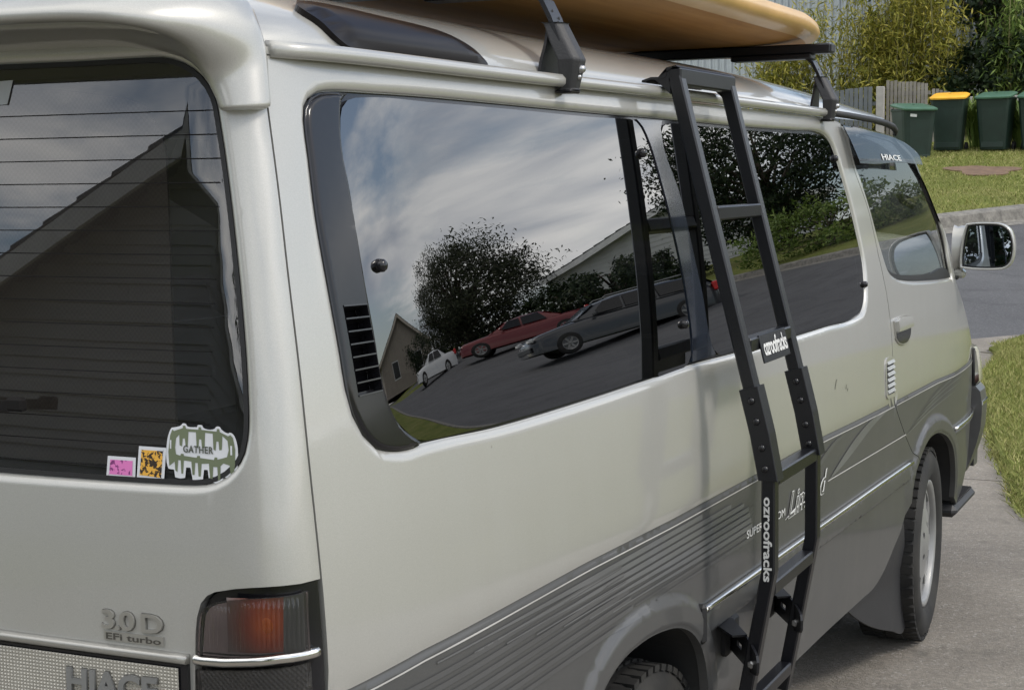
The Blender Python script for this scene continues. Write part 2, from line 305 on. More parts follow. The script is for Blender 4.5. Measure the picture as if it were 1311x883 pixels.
def panel(name, G, outer, holes=(), h=.03, mats=None, parent=None, flange=.012, lines=(), matfn=None, rings=(), smooth=True, eps=1e-6):
    """Curved sheet: the region inside `outer` minus `holes` in a 2-D parameter plane, triangulated and carried to 3-D by
    G(a, b) -> (n,3).  rings: extra closed/open vertex lines (arrays) for detail; flange: rim turned inward."""
    loops = [np.asarray(outer)]+[np.asarray(q) for q in holes]
    pts = []; edges = []
    def addloop(L, closed=True):
        o = len(pts); pts.extend(map(tuple, L)); n = len(L)
        edges.extend((o+i, o+(i+1) % n) for i in range(n if closed else n-1))
    for L in loops: addloop(L)
    for L in lines: addloop(L, False)
    for L in rings: pts.extend(map(tuple, L))
    lo, hi = loops[0].min(0), loops[0].max(0)
    hx, hy = (h, h) if np.isscalar(h) else h
    gx = np.arange(lo[0]+hx/2, hi[0], hx); gy = np.arange(lo[1]+hy/2, hi[1], hy)
    if len(gx) and len(gy):
        gr = np.stack(np.meshgrid(gx, gy), -1).reshape(-1, 2)
        k = inside(gr, loops[0]); gr = gr[k]
        for L in loops[1:]:
            if len(gr): gr = gr[~inside(gr, L)]
        if len(gr):
            k = np.ones(len(gr), bool)
            for L in loops: k &= dist_poly(gr, L) > .35*min(hx, hy)
            pts.extend(map(tuple, gr[k]))
    V2, _, T, *_ = delaunay_2d_cdt([Vector(q) for q in pts], edges, [], 0, eps)
    V = np.array([tuple(q) for q in V2]); T = np.array([t for t in T if len(t) == 3])
    C = V[T].mean(1); k = inside(C, loops[0])
    for L in loops[1:]: k &= ~inside(C, L)
    T = T[k]; C = C[k]
    A = V[T]; ar = (A[:, 1, 0]-A[:, 0, 0])*(A[:, 2, 1]-A[:, 0, 1])-(A[:, 2, 0]-A[:, 0, 0])*(A[:, 1, 1]-A[:, 0, 1])
    ok = np.abs(ar) > 1e-12; T = T[ok]; C = C[ok]; ar = ar[ok]
    T[ar < 0] = T[ar < 0][:, ::-1]
    used = np.unique(T); mp = -np.ones(len(V), int); mp[used] = np.arange(len(used)); T = mp[T]; V = V[used]
    X = G(V[:, 0], V[:, 1]); e = 4e-4
    Nn = np.cross(G(V[:, 0]+e, V[:, 1])-G(V[:, 0]-e, V[:, 1]), G(V[:, 0], V[:, 1]+e)-G(V[:, 0], V[:, 1]-e))
    Nn /= np.linalg.norm(Nn, axis=1)[:, None]+1e-15
    mi = np.zeros(len(T), int) if matfn is None else matfn(C).astype(int)
    faces = T.tolist(); mis = mi.tolist(); nT = len(T); VV = X
    if flange:
        from collections import Counter
        E = {}
        for fi, t in enumerate(T):
            for i in range(3):
                a, b = int(t[i]), int(t[(i+1) % 3])
                if (b, a) in E: del E[(b, a)]
                else: E[(a, b)] = fi
        bv = sorted({a for e2 in E for a in e2}); nb = {v: len(X)+i for i, v in enumerate(bv)}
        dup = {v: len(X)+len(bv)+i for i, v in enumerate(bv)}
        VV = np.vstack([X, X[bv], X[bv]-Nn[bv]*flange])
        for (a, b), fi in E.items():
            faces.append([nb[b], nb[a], dup[a], dup[b]]); mis.append(int(mi[fi]))
    me = bpy.data.meshes.new(name); me.from_pydata(VV.tolist(), [], faces)
    me.update()
    o = link(name, me, mats, parent)
    me.polygons.foreach_set('material_index', mis)
    me.polygons.foreach_set('use_smooth', [smooth]*len(faces))
    if smooth:
        LN = np.zeros((len(me.loops), 3), np.float32)
        lv = np.empty(len(me.loops), int); me.loops.foreach_get('vertex_index', lv)
        LN[:nT*3] = Nn[lv[:nT*3]]
        if len(faces) > nT:
            fn = np.empty(len(faces)*3, np.float32); me.polygons.foreach_get('normal', fn); fn = fn.reshape(-1, 3)
            LN[nT*3:] = np.repeat(fn[nT:], 4, 0)
        me.normals_split_custom_set(LN.tolist())
    me.update()
    return o
def ring_set(loop, width, ks=(.08, .25, .5, .75, 1.0), outward=True):
    return [offset_loop(loop, (-1 if outward else 1)*width*k) for k in ks]
def roll(Q, loop, width, depth):
    t = 1-np.clip(dist_poly(Q, loop)/width, 0, 1)
    return -depth*(1-np.sqrt(np.clip(1-t*t*.97, 0, 1)))
# text as a mesh in the unit box, carried on to a surface by map(u, v, w)
def text_on(name, s, mp, mats, parent, extrude=.0006, bold=0.0, shear=0.0, res=3, box=True, space=1.0):
    cu = bpy.data.curves.new(name, 'FONT'); cu.body = s; cu.size = 1; cu.offset = bold; cu.shear = shear; cu.resolution_u = res
    cu.extrude = .5; cu.space_character = space
    tmp = bpy.data.objects.new('tmp', cu); COL.objects.link(tmp)
    dg = bpy.context.evaluated_depsgraph_get(); ev = tmp.evaluated_get(dg); me = bpy.data.meshes.new_from_object(ev)
    bpy.data.objects.remove(tmp); bpy.data.curves.remove(cu)
    V = np.empty(len(me.vertices)*3); me.vertices.foreach_get('co', V); V = V.reshape(-1, 3)
    lo, hi = V.min(0), V.max(0)
    u = (V[:, 0]-lo[0])/(hi[0]-lo[0]); v = (V[:, 1]-lo[1])/(hi[1]-lo[1]); w = V[:, 2]+.5
    me.vertices.foreach_set('co', mp(u, v, w*extrude).astype(np.float32).ravel()); me.update()
    me.name = name; me.materials.clear()
    return link(name, me, mats, parent)
def bil(q, u, v):
    """bilinear in a quad given as (top-left, top-right, bottom-right, bottom-left)"""
    q = np.array(q); u = np.asarray(u)[:, None]; v = np.asarray(v)[:, None]
    return (q[3]*(1-u)+q[2]*u)*(1-v)+(q[0]*(1-u)+q[1]*u)*v

# ------------------------------------------------------------------ materials
class NT:
    def __init__(s, name):
        s.m = bpy.data.materials.new(name); s.m.use_nodes = True; s.t = s.m.node_tree
        s.p = s.t.nodes['Principled BSDF']; s.out = s.t.nodes['Material Output']
    def n(s, t, **k):
        q = s.t.nodes.new(t)
        for a, b in k.items():
            if a in q.inputs: q.inputs[a].default_value = b
            else: setattr(q, a, b)
        return q
    def l(s, a, b): s.t.links.new(a, b)
    def coord(s, scale=(1, 1, 1), kind='Object'):
        tc = s.n('ShaderNodeTexCoord'); mp = s.n('ShaderNodeMapping'); mp.inputs['Scale'].default_value = scale
        s.l(tc.outputs[kind], mp.inputs[0]); return mp.outputs[0]
    def noise(s, scale, detail=4, rough=.55, vec=None, dist=0):
        q = s.n('ShaderNodeTexNoise'); q.inputs['Scale'].default_value = scale; q.inputs['Detail'].default_value = detail
        q.inputs['Roughness'].default_value = rough; q.inputs['Distortion'].default_value = dist
        s.l(vec if vec is not None else s.coord(), q.inputs['Vector']); return q.outputs['Fac']
    def ramp(s, fac, stops):
        r = s.n('ShaderNodeValToRGB'); e = r.color_ramp.elements
        while len(e) < len(stops): e.new(.5)
        for i, (p, c) in enumerate(stops):
            e[i].position = p; e[i].color = (*c, 1) if hasattr(c, '__len__') else (c, c, c, 1)
        s.l(fac, r.inputs[0]); return r.outputs[0]
    def mix(s, fac, a, b, blend='MIX'):
        q = s.n('ShaderNodeMix', data_type='RGBA', blend_type=blend)
        for i, x in ((0, fac), (6, a), (7, b)):
            if hasattr(x, 'links') or hasattr(x, 'is_linked'): s.l(x, q.inputs[i])
            else: q.inputs[i].default_value = x if i == 0 else (*x, 1)
        return q.outputs[2]
    def bump(s, hgt, strength=.3, dist=.01):
        b = s.n('ShaderNodeBump'); b.inputs['Strength'].default_value = strength; b.inputs['Distance'].default_value = dist
        s.l(hgt, b.inputs['Height']); s.l(b.outputs[0], s.p.inputs['Normal'])
    def set(s, **k):
        for a, b in k.items():
            i = s.p.inputs[a.replace('_', ' ')]
            if hasattr(b, 'links') or hasattr(b, 'is_linked'): s.l(b, i)
            else: i.default_value = (*b, 1) if hasattr(b, '__len__') and len(b) == 3 and i.type == 'RGBA' else b
        return s
def simple(name, col, rough=.5, metal=0, coat=0, var=.12, nscale=6, bump=0, bscale=60, **k):
    t = NT(name); c = np.array(col)
    f = t.noise(nscale, 5)
    t.set(Base_Color=t.ramp(f, [(.3, tuple(c*(1-var))), (.7, tuple(np.clip(c*(1+var), 0, 1)))]), Roughness=rough, Metallic=metal, Coat_Weight=coat, **k)
    t.p.inputs['Coat Roughness'].default_value = .05
    if bump: t.bump(t.noise(bscale, 3), bump, .004)
    return t.m
def glassy(name, tint, ior=1.6, rough=0.0, dirt=.0):
    """thin pane: Fresnel reflection over a tinted see-through sheet"""
    t = NT(name); t.t.nodes.remove(t.p)
    fr = t.n('ShaderNodeFresnel'); fr.inputs['IOR'].default_value = ior
    tr = t.n('ShaderNodeBsdfTransparent'); tr.inputs[0].default_value = (*tint, 1)
    gl = t.n('ShaderNodeBsdfAnisotropic' if False else 'ShaderNodeBsdfGlossy'); gl.inputs['Roughness'].default_value = rough; gl.inputs['Color'].default_value = (1, 1, 1, 1)
    mx = t.n('ShaderNodeMixShader'); t.l(fr.outputs[0], mx.inputs[0]); t.l(tr.outputs[0], mx.inputs[1]); t.l(gl.outputs[0], mx.inputs[2])
    res = mx.outputs[0]
    if dirt:
        df = t.n('ShaderNodeBsdfDiffuse'); df.inputs[0].default_value = (.35, .34, .32, 1)
        m2 = t.n('ShaderNodeMixShader'); f = t.noise(3, 6, .65)
        mm = t.n('ShaderNodeMapRange'); mm.inputs[1].default_value = .35; mm.inputs[2].default_value = .8; mm.inputs[3].default_value = dirt*.3; mm.inputs[4].default_value = dirt
        t.l(f, mm.inputs[0]); t.l(mm.outputs[0], m2.inputs[0]); t.l(res, m2.inputs[1]); t.l(df.outputs[0], m2.inputs[2]); res = m2.outputs[0]
    t.l(res, t.out.inputs[0]); return t.m
def paint(name, col, metal, rough, dust, dustcol, dusty=(0, 1), coat=.95):
    t = NT(name); c = np.array(col)
    fl = t.noise(900, 1, .5); big = t.noise(1.7, 6, .6)
    base = t.ramp(fl, [(.3, tuple(c*.93)), (.7, tuple(c*1.07))])
    base = t.mix(t.ramp(big, [(.35, 0.0), (.75, dust*.5)]), base, dustcol)
    sx = t.coord((5, 5, .8)); st = t.noise(2.2, 7, .65, sx)
    tc = t.n('ShaderNodeTexCoord'); sp = t.n('ShaderNodeSeparateXYZ'); t.l(tc.outputs['Object'], sp.inputs[0])
    mr = t.n('ShaderNodeMapRange'); mr.inputs[1].default_value = dusty[1]; mr.inputs[2].default_value = dusty[0]; mr.inputs[3].default_value = .12; mr.inputs[4].default_value = 1.0
    t.l(sp.outputs['Z'], mr.inputs[0])
    mu = t.n('ShaderNodeMath', operation='MULTIPLY'); t.l(t.ramp(st, [(.38, 0.0), (.72, dust)]), mu.inputs[0]); t.l(mr.outputs[0], mu.inputs[1])
    base = t.mix(mu.outputs[0], base, dustcol)
    sk = t.noise(38, 2, .5); base = t.mix(t.ramp(sk, [(.80, 0.0), (.83, .5)]), base, tuple(np.array(dustcol)*.45))
    b_ = t.n('ShaderNodeBump'); b_.inputs['Strength'].default_value = .10; b_.inputs['Distance'].default_value = .0006; t.l(t.noise(210, 2, .5), b_.inputs['Height']); t.l(b_.outputs[0], t.p.inputs['Coat Normal'])
    t.set(Base_Color=base, Metallic=metal, Roughness=t.ramp(big, [(.3, rough-.04), (.7, rough+.08)]), Coat_Weight=coat, Coat_Roughness=.045)
    return t.m
M = {}
def make_materials():
    M['paint'] = paint('champagne_paint', (.442, .437, .410), .3, .38, .16, (.36, .335, .285), (.7, 1.8))
    M['paint2'] = paint('grey_paint', (.070, .070, .070), 0.12, .5, .25, (.13, .125, .115), (.3, 1.0), .28)
    M['stripe'] = simple('silver_stripe', (.135, .137, .14), .45, .15, .28)
    M['stripe2'] = simple('pale_stripe', (.086, .086, .087), .5, .12, .28)
    M['pinline'] = simple('pinline', (.45, .44, .42), .45)
    M['decal_white'] = simple('white_decal', (.66, .66, .64), .5)
    M['trim'] = simple('black_trim', (.018, .018, .02), .28, 0, .4, bump=.05)
    M['gloss_black'] = simple('gloss_black', (.012, .012, .014), .16, 0, .1, Specular_IOR_Level=.4)
    M['navy_trim'] = simple('navy_trim', (.016, .022, .034), .16, 0, .8)
    M['rubber'] = simple('rubber', (.014, .014, .015), .6, bump=.15, bscale=200)
    M['smoke_black'] = simple('smoked_acrylic', (.010, .008, .008), .3, Specular_IOR_Level=.18)
    M['plastic'] = simple('grey_plastic', (.024, .024, .026), .55, bump=.2, bscale=250)
    M['chrome'] = simple('chrome', (.72, .71, .68), .16, 1.0, var=.05)
    M['steel'] = simple('bolt_steel', (.45, .45, .45), .35, 1.0)
    M['powder'] = simple('black_powder_coat', (.006, .0065, .009), .34, 0, 0, bump=.12, bscale=420)
    M['tint'] = glassy('tinted_glass', (.025, .025, .027), 2.5)
    M['rear_tint'] = glassy('rear_glass', (.55, .54, .53), 1.95, dirt=.03)
    M['matte_black'] = simple('matte_black', (.012, .011, .011), .8, Specular_IOR_Level=.15)
    M['clear'] = glassy('clear_glass', (.84, .88, .86), 1.36, dirt=.04)
    M['smoke'] = glassy('smoked_visor', (.16, .15, .15), 1.55, .02, dirt=.06)
    M['smoke_clear'] = glassy('smoked_clear_visor', (.30, .30, .30), 1.16, .02, dirt=.04)
    M['lens'] = glassy('smoked_lens', (.66, .63, .63), 1.45, .08, dirt=.08)
    M['lamp_back'] = simple('lamp_back', (.36, .30, .29), .4, .1)
    M['amber_painted_glow'] = simple('amber_painted_glow', (.36, .075, .035), .4)
    t = NT('amber_painted_glow'); tc = t.n('ShaderNodeTexCoord'); vm = t.n('ShaderNodeVectorMath', operation='DISTANCE'); t.l(tc.outputs['Object'], vm.inputs[0]); vm.inputs[1].default_value = (.7735, -3.70, 1.024)
    t.set(Base_Color=t.ramp(vm.outputs['Value'], [(.008, (.75, .16, .02)), (.024, (.42, .075, .025)), (.042, (.24, .10, .075)), (.058, (.20, .165, .155))]), Roughness=.4); M['amber_painted_glow'] = t.m  # glow of the bulb painted into the amber, fading outwards
    M['amber'] = simple('amber_bulb', (.95, .22, .01), .25)
    M['reflector'] = simple('prism_reflector', (.42, .40, .35), .25, .25, .5)
    M['badge_shade_outline'] = simple('painted_letter_shade', (.13, .125, .11), .5)  # dark tone painted in for the shade round raised letters
    M['badge'] = simple('badge_silver', (.40, .39, .36), .3, .55, .3)
    M['hub'] = simple('hub_silver', (.26, .26, .255), .45, .3, .1, var=.25)
    t = NT('tyre_rubber'); t.set(Base_Color=t.ramp(t.noise(9, 6), [(.35, (.010, .010, .010)), (.75, (.032, .03, .026))]), Roughness=.8); t.bump(t.noise(120, 3), .3, .002); M['tyre'] = t.m
    M['void'] = simple('vent_void', (.006, .006, .007), .9, Specular_IOR_Level=0.0)
    M['inner'] = simple('dark_lining', (.018, .018, .018), .85)
    M['seat'] = simple('seat_cloth', (.07, .07, .072), .9, bump=.3, bscale=300)
    t = NT('mesh_shade'); v = t.coord((1, 1, 1)); ck = t.n('ShaderNodeTexChecker'); ck.inputs['Scale'].default_value = 260; t.l(v, ck.inputs[0])
    t.set(Base_Color=t.mix(.5, t.ramp(ck.outputs[1], [(0, (.34, .295, .255)), (1, (.42, .37, .325))]), t.ramp(t.noise(3, 5), [(.3, (.30, .26, .225)), (.7, (.44, .39, .34))])), Roughness=.9); M['shade'] = t.m
    # mirror
    M['mirror'] = simple('mirror_glass', (.42, .47, .53), .005, 1.0, var=.01)
    # surfboard: amber resin over foam with long streaks
    t = NT('resin_board'); v = t.coord((9, .8, 4)); f = t.noise(2.2, 8, .62, v, .6); g = t.noise(1.1, 4, .5)
    c = t.ramp(f, [(.3, (.27, .115, .025)), (.5, (.37, .175, .042)), (.72, (.47, .25, .075))])
    c = t.mix(t.ramp(g, [(.42, 0.0), (.62, .55)]), c, (.44, .25, .09))
    t.set(Base_Color=c, Roughness=.6, Specular_IOR_Level=.3); M['board'] = t.m
    M['board_rail'] = simple('resin_rail', (.58, .36, .13), .4, 0, .2)
    # ground
    t = NT('concrete'); a = t.noise(1.1, 7, .65); b = t.noise(42, 4, .7); v = t.n('ShaderNodeTexVoronoi'); v.inputs['Scale'].default_value = 130; t.l(t.coord(), v.inputs['Vector'])
    c = t.ramp(a, [(.3, (.215, .19, .158)), (.55, (.305, .272, .228)), (.75, (.37, .335, .28))])
    c = t.mix(t.ramp(b, [(.35, .65), (.6, 0.0)]), c, (.17, .155, .135))
    c = t.mix(t.ramp(v.outputs['Color'], [(.75, 0.0), (.95, .5)]), c, (.55, .53, .49))
    c = t.mix(t.ramp(t.noise(.45, 8, .68, None, 1.2), [(.42, 0.0), (.60, .7)]), c, (.155, .14, .12))
    c = t.mix(t.ramp(t.noise(3.3, 6, .7), [(.56, 0.0), (.68, .6)]), c, (.12, .108, .09))
    t.set(Base_Color=c, Roughness=.9); t.bump(t.noise(80, 5, .75), 1.0, .010); M['concrete'] = t.m
    t = NT('kerb_concrete'); t.set(Base_Color=t.mix(t.ramp(t.noise(8, 7, .7), [(.30, 0.0), (.62, .9)]), (.27, .255, .225), (.10, .095, .085)), Roughness=.9); t.bump(t.noise(60, 4), .6, .01); M['kerb'] = t.m
    t = NT('asphalt'); v = t.n('ShaderNodeTexVoronoi'); v.inputs['Scale'].default_value = 70; t.l(t.coord(), v.inputs['Vector'])
    c = t.ramp(t.noise(.5, 6, .6), [(.3, (.060, .060, .063)), (.7, (.085, .085, .088))]); c = t.mix(t.ramp(v.outputs['Color'], [(.6, 0.0), (.95, .5)]), c, (.17, .17, .17))
    c = t.mix(t.ramp(t.noise(.8, 7, .7, None, 1.5), [(.5, 0.0), (.62, .5)]), c, (.04, .04, .042))
    t.set(Base_Color=c, Roughness=.85); t.bump(t.noise(160, 3), .6, .006); M['asphalt'] = t.m
    t = NT('lawn_soil'); c = t.ramp(t.noise(.9, 7, .65), [(.3, (.14, .17, .04)), (.5, (.205, .225, .06)), (.72, (.32, .29, .12))])
    c = t.mix(t.ramp(t.noise(26, 5, .7), [(.35, .6), (.65, 0.0)]), c, (.05, .065, .018)); t.set(Base_Color=c, Roughness=.95, Specular_IOR_Level=.1); t.bump(t.noise(50, 5, .7), 1.0, .03); M['lawn'] = t.m
    t = NT('grass_blade'); gi = t.n('ShaderNodeNewGeometry')
    c = t.ramp(gi.outputs['Random Per Island'], [(0, (.13, .17, .036)), (.5, (.22, .25, .06)), (.82, (.31, .30, .10)), (1, (.46, .40, .20))])
    c = t.mix(t.ramp(t.noise(.8, 5, .6), [(.4, 0.0), (.7, .55)]), c, (.24, .22, .09))
    t.set(Base_Color=c, Roughness=.7, Specular_IOR_Level=.2); M['blade'] = t.m
    M['soil'] = simple('bare_soil', (.15, .095, .06), .95, var=.35, nscale=9, bump=.8, bscale=30)
def foliage(name, stops, rough=.6):
    t = NT(name); gi = t.n('ShaderNodeNewGeometry')
    t.set(Base_Color=t.ramp(gi.outputs['Random Per Island'], stops), Roughness=rough, Specular_IOR_Level=.25)
    tr = t.n('ShaderNodeBsdfTranslucent'); ms = t.n('ShaderNodeMixShader'); ms.inputs[0].default_value = .25
    t.l(t.p.inputs['Base Color'].links[0].from_socket, tr.inputs[0]); t.l(t.p.outputs[0], ms.inputs[1]); t.l(tr.outputs[0], ms.inputs[2]); t.l(ms.outputs[0], t.out.inputs[0])
    return t.m
make_materials()
# ------------------------------------------------------------------ terrain (the street rises away from the van)
TN = [-60, 4, 6, 7.5, 15.5, 16.2, 21, 26, 40, 90, 200]; TZ = [0, 0, .02, .10, .98, 1.06, 1.62, 1.95, 2.6, 4.0, 5.0]
TS = [-21, 9, 12, 17, 26, 37, 55, 80]; TSZ = [0, 0, .03, .22, 1.1, 1.9, 3.0, 4.0]
def terr(x, y):
    x = np.asarray(x, float); y = np.asarray(y, float); n = (y-x)*.70711; s = (x+y)*.70711
    return pchip(np.clip(n, -59, 199), TN, TZ)+pchip(np.clip(s, -20, 79), TS, TSZ)
def drape(off): return lambda a, b: np.stack([a, b, terr(a, b)+off], 1)
EDGE = [(-.20, 8.35), (-.13, 7.4), (-.05, 6.13), (.13, 5.42), (.26, 4.83), (.49, 3.65), (.70, 2.78), (.84, 2.15), (1.12, 1.55), (1.9, .8), (3.4, 0), (5.2, -1.6), (6.5, -4), (7.2, -8)]
ROADN = [(-14, -9), (-6, 1.5), (-2.2, 6.8), (-.52, 9.2), (-.19, 9.66), (1.0, 10.75), (4, 12.2), (9, 14.6), (18, 22.0), (35, 40), (60, 66)]      # near kerb line
ROADF = [(-20, -6), (-11, 3), (-6, 10.6), (-2.34, 17.2), (-1.47, 18.87), (.6, 22.0), (4.2, 26.6), (10, 33.2), (19, 42.6), (42, 65), (60, 82)]
def make_ground():
    st = lambda o: tag(o, kind='structure')
    # base sheet to the horizon
    r = np.array([(-400, -400), (400, -400), (400, 400), (-400, 400)], float)
    xs = np.concatenate([-np.geomspace(400, 20, 14), np.linspace(-18, 40, 40), np.geomspace(44, 400, 14)]); V = []; F = []; n = len(xs)
    for a in xs:
        for b in xs: V.append((a, b, float(terr(a, b))-.06))
    for i in range(n-1):
        for j in range(n-1): F.append((i*n+j, (i+1)*n+j, (i+1)*n+j+1, i*n+j+1))
    mb = MB(); mb.add(V, F, 0, True); st(mb.build('ground', [M['lawn']]))
    N_ = resample(ROADN, .6, False); Fr = resample(ROADF, .6, False)
    st(panel('road', drape(-.035), np.concatenate([N_, Fr[::-1]]), [], 1.2, [M['asphalt']], None, 0))
    # driveway in slabs with open joints
    ed = resample(EDGE, .15, False)
    dw = st(empty('driveway'))
    cuts = [-9, -4.6, -.9, 2.86, 6.35, 8.4]
    for i in range(5):
        y0, y1 = cuts[i]+.008, cuts[i+1]-.008; e = ed[(ed[:, 1] > y0) & (ed[:, 1] < y1)][::-1]
        xi = lambda y: float(np.interp(y, ed[::-1, 1], ed[::-1, 0]))
        L = np.concatenate([[(-2.4, y0)], [(xi(y0), y0)], e, [(xi(y1), y1)], [(-2.4, y1)]])
        panel('slab', lambda a, b: np.stack([a, b, terr(a, b)-.004*np.clip(1-np.minimum(np.abs(b-y0), np.abs(b-y1))/.012, 0, 1)], 1), L, [], .5, [M['concrete']], dw, .08)
    st(panel('driveway_joint', drape(-.03), np.array([(-2.39, -8.9), (6.8, -8.9), (6.2, -4), (4.4, -1), (1.4, .9), (.3, 3.2), (-.2, 8.2), (-2.39, 8.2)]), [], 1.0, [M['soil']], None, 0))
    # apron and kerbs
    ap = np.concatenate([[(-2.4, 8.41), (-.2, 8.41), (-.30, 8.62), (-.16, 9.0), (.02, 9.3)], [(-.19, 9.66), (-.52, 9.2), (-2.4, 6.6+.0)]])
    ap = np.array([(-2.4, 8.41), (-.19, 8.41), (-.33, 8.50), (-.12, 9.22), (.10, 9.62), (-.19, 9.66), (-.52, 9.2), (-.95, 8.6)])
    st(panel('driveway_apron', drape(.004), np.array([(-1.1, 8.41), (-.21, 8.41), (-.34, 8.52), (-.12, 9.22), (.14, 9.66), (-.16, 9.70), (-.52, 9.2)]), [], .2, [M['concrete']], None, .05))
    def kerb(line, name, w, hgt, sgn):
        c = resample(line, .5, False); t = np.gradient(c, axis=0); t /= np.linalg.norm(t, axis=1)[:, None]; nr = np.stack([-t[:, 1], t[:, 0]], 1)*sgn
        rows = [(-.30, -.030), (-.02, -.034), (0, -.02), (.03, hgt-.02), (.06, hgt), (w, hgt+.004), (w, -.1)]
        V = []; F = []; k = len(rows)
        for i in range(len(c)):
            for d, z in rows: x, y = c[i]+nr[i]*d; V.append((x, y, float(terr(x, y))+z))
        for i in range(len(c)-1):
            for j in range(k-1): F.append((i*k+j, i*k+j+1, (i+1)*k+j+1, (i+1)*k+j))
        mb = MB(); mb.add(V, F, 0, False); return st(mb.build(name, [M['kerb']]))
    kerb(ROADF, 'far_kerb', .24, .14, 1)
    kerb([(.14, 9.92), (1.05, 10.65), (4, 12.08), (9, 14.45), (18.1, 21.85), (35.1, 39.85), (60, 65.8)], 'near_kerb', .2, .10, -1)
    # verge beyond the road and the lawn beside the driveway
    nrm = lambda c: (lambda t: np.stack([-t[:, 1], t[:, 0]], 1)/np.linalg.norm(t, axis=1)[:, None])(np.gradient(c, axis=0))
    Fv = Fr+nrm(Fr)*.22; vb = Fr+nrm(Fr)*14
    st(panel('verge', drape(.135), np.concatenate([Fv, vb[::-1]]), [], 1.5, [M['lawn']], None, .15))
    lawn = np.concatenate([ed[::-1][ed[::-1][:, 1] < 8.3]+[.004, 0], [(-.32, 8.52), (-.11, 9.22), (.16, 9.62), (.35, 9.90)], resample([(1.15, 10.55), (4.05, 11.95), (9.1, 14.3), (18.2, 21.7), (35.2, 39.7)], .6, False), [(60, 40), (30, -8)]])
    st(panel('lawn', lambda a, b: np.stack([a, b, terr(a, b)+.02+.006*np.sin(a*5+b*3)+.05*np.clip(dist_poly(np.stack([a, b], 1), ed, False)/.6, 0, 1)], 1), lawn, [], .8, [M['lawn']], None, .1))
    # bare patch on the verge
    t = np.linspace(0, 2*np.pi, 40, endpoint=False); rr = 1+.18*np.sin(3*t+.4)+.12*np.sin(5*t)
    dp = np.stack([-2.78+(.58*np.cos(t)*.92-.70*np.sin(t)*.28)*rr, 23.25+(.58*np.cos(t)*.42+.60*np.sin(t))*rr], 1)
    st(panel('bare_earth', drape(.155), dp, [], .2, [M['soil']], None, .03))
    # grass blades
    def blades(name, P, h, w, zoff, lean=.6):
        k = len(P); a = rng.uniform(0, 2*np.pi, k); hh = h*rng.uniform(.45, 1.25, k); ww = w*rng.uniform(.6, 1.3, k); l = rng.normal(0, lean, (k, 2))*hh[:, None]
        z = terr(P[:, 0], P[:, 1])+(zoff(P) if callable(zoff) else zoff)
        d = np.stack([np.cos(a)*ww, np.sin(a)*ww], 1)
        V = np.empty((k, 3, 3)); V[:, 0, :2] = P-d; V[:, 1, :2] = P+d; V[:, 2, :2] = P+l; V[:, 0, 2] = z; V[:, 1, 2] = z; V[:, 2, 2] = z+hh
        me = bpy.data.meshes.new(name); me.vertices.add(3*k); me.vertices.foreach_set('co', V.astype(np.float32).ravel())
        me.loops.add(3*k); me.loops.foreach_set('vertex_index', np.arange(3*k)); me.polygons.add(k); me.polygons.foreach_set('loop_start', np.arange(0, 3*k, 3)); me.update(calc_edges=True)
        return tag(link(name, me, [M['blade']]), kind='stuff')
    P = rng.uniform((-.6, .3), (3.2, 10.2), (200000, 2)); P = P[inside(P, lawn)]; dd = dist_poly(P, ed, False)
    P = P[rng.uniform(0, 1, len(P)) < np.where(dd < 1.6, 1, .35)]
    blades('grass', P, .030, .0032, .06)
    # ragged fringe over the concrete edge
    e2 = resample(EDGE[:9], .01, False); Q = np.repeat(e2, 9, 0)+rng.normal(0, .022, (len(e2)*9, 2)); blades('grass_fringe', Q, .035, .0035, .0, .9)
    P = rng.uniform((-9, 15), (4, 29), (160000, 2)); vl = np.concatenate([Fv, vb[::-1]]); P = P[inside(P, vl) & ~inside(P, dp*1.0)]
    blades('verge_grass', P, .055, .009, .12)
    P = rng.uniform((2.5, 2.0), (9.5, 12), (70000, 2)); P = P[inside(P, lawn)]; blades('lawn_grass', P, .05, .006, .06)
make_ground()
# ------------------------------------------------------------------ the van
CREASE = np.array(D['crease'][1:-1]+[(.6, .850), (1.06, .838)])
zc = lambda y: np.interp(y, CREASE[:, 0], CREASE[:, 1])
FARCH = D['front_arch']; RARCH = [(-2.955, .62), (-2.925, .668)]+D['rear_arch']
ARCH1 = resample([(-.40, .57), (-.3353, .6393), (-.2597, .676), (-.1644, .6965), (-.0349, .6965), (.0905, .6734), (.1989, .6392), (.3028, .5816), (.3798, .4738), (.40, .38)], .02, False)
ARCH2 = resample([(-3.01, .42), (-2.995, .53), (-2.955, .62), (-2.888, .695), (-2.8, .728), (-2.695, .735), (-2.6062, .7284), (-2.4987, .7067), (-2.4181, .6687), (-2.3634, .6156), (-2.3281, .534), (-2.318, .40)], .02, False)
sst = lambda t: (lambda q: q*q*(3-2*q))(np.clip(t, 0, 1))
_mg = resample(D['m_glass'], .022); _mo = offset_loop(_mg, -.0075); _mo = [q for q in _mo if q[0] > -1.9]
_k = max(range(len(_mo)), key=lambda i: _mo[i][0]-_mo[i-1][0] if i else -9)
_top = sorted([q for q in _mo if q[1] > 1.62 and q[0] < -1.10], key=lambda q: q[0]); _bot = sorted([q for q in _mo if q[1] < 1.19 and q[0] < -1.05], key=lambda q: -q[0])
_mid = [q for q in _mo if not (q[1] > 1.62 and q[0] < -1.10) and not (q[1] < 1.19 and q[0] < -1.05)]; _mid = sorted(_mid, key=lambda q: -q[1])
_gq = D['q_glass']; _low = [(-2.3, 1.179), (-2.635, 1.1785), (-2.902, 1.179), (-3.18, 1.1835), (-3.385, 1.1880)]
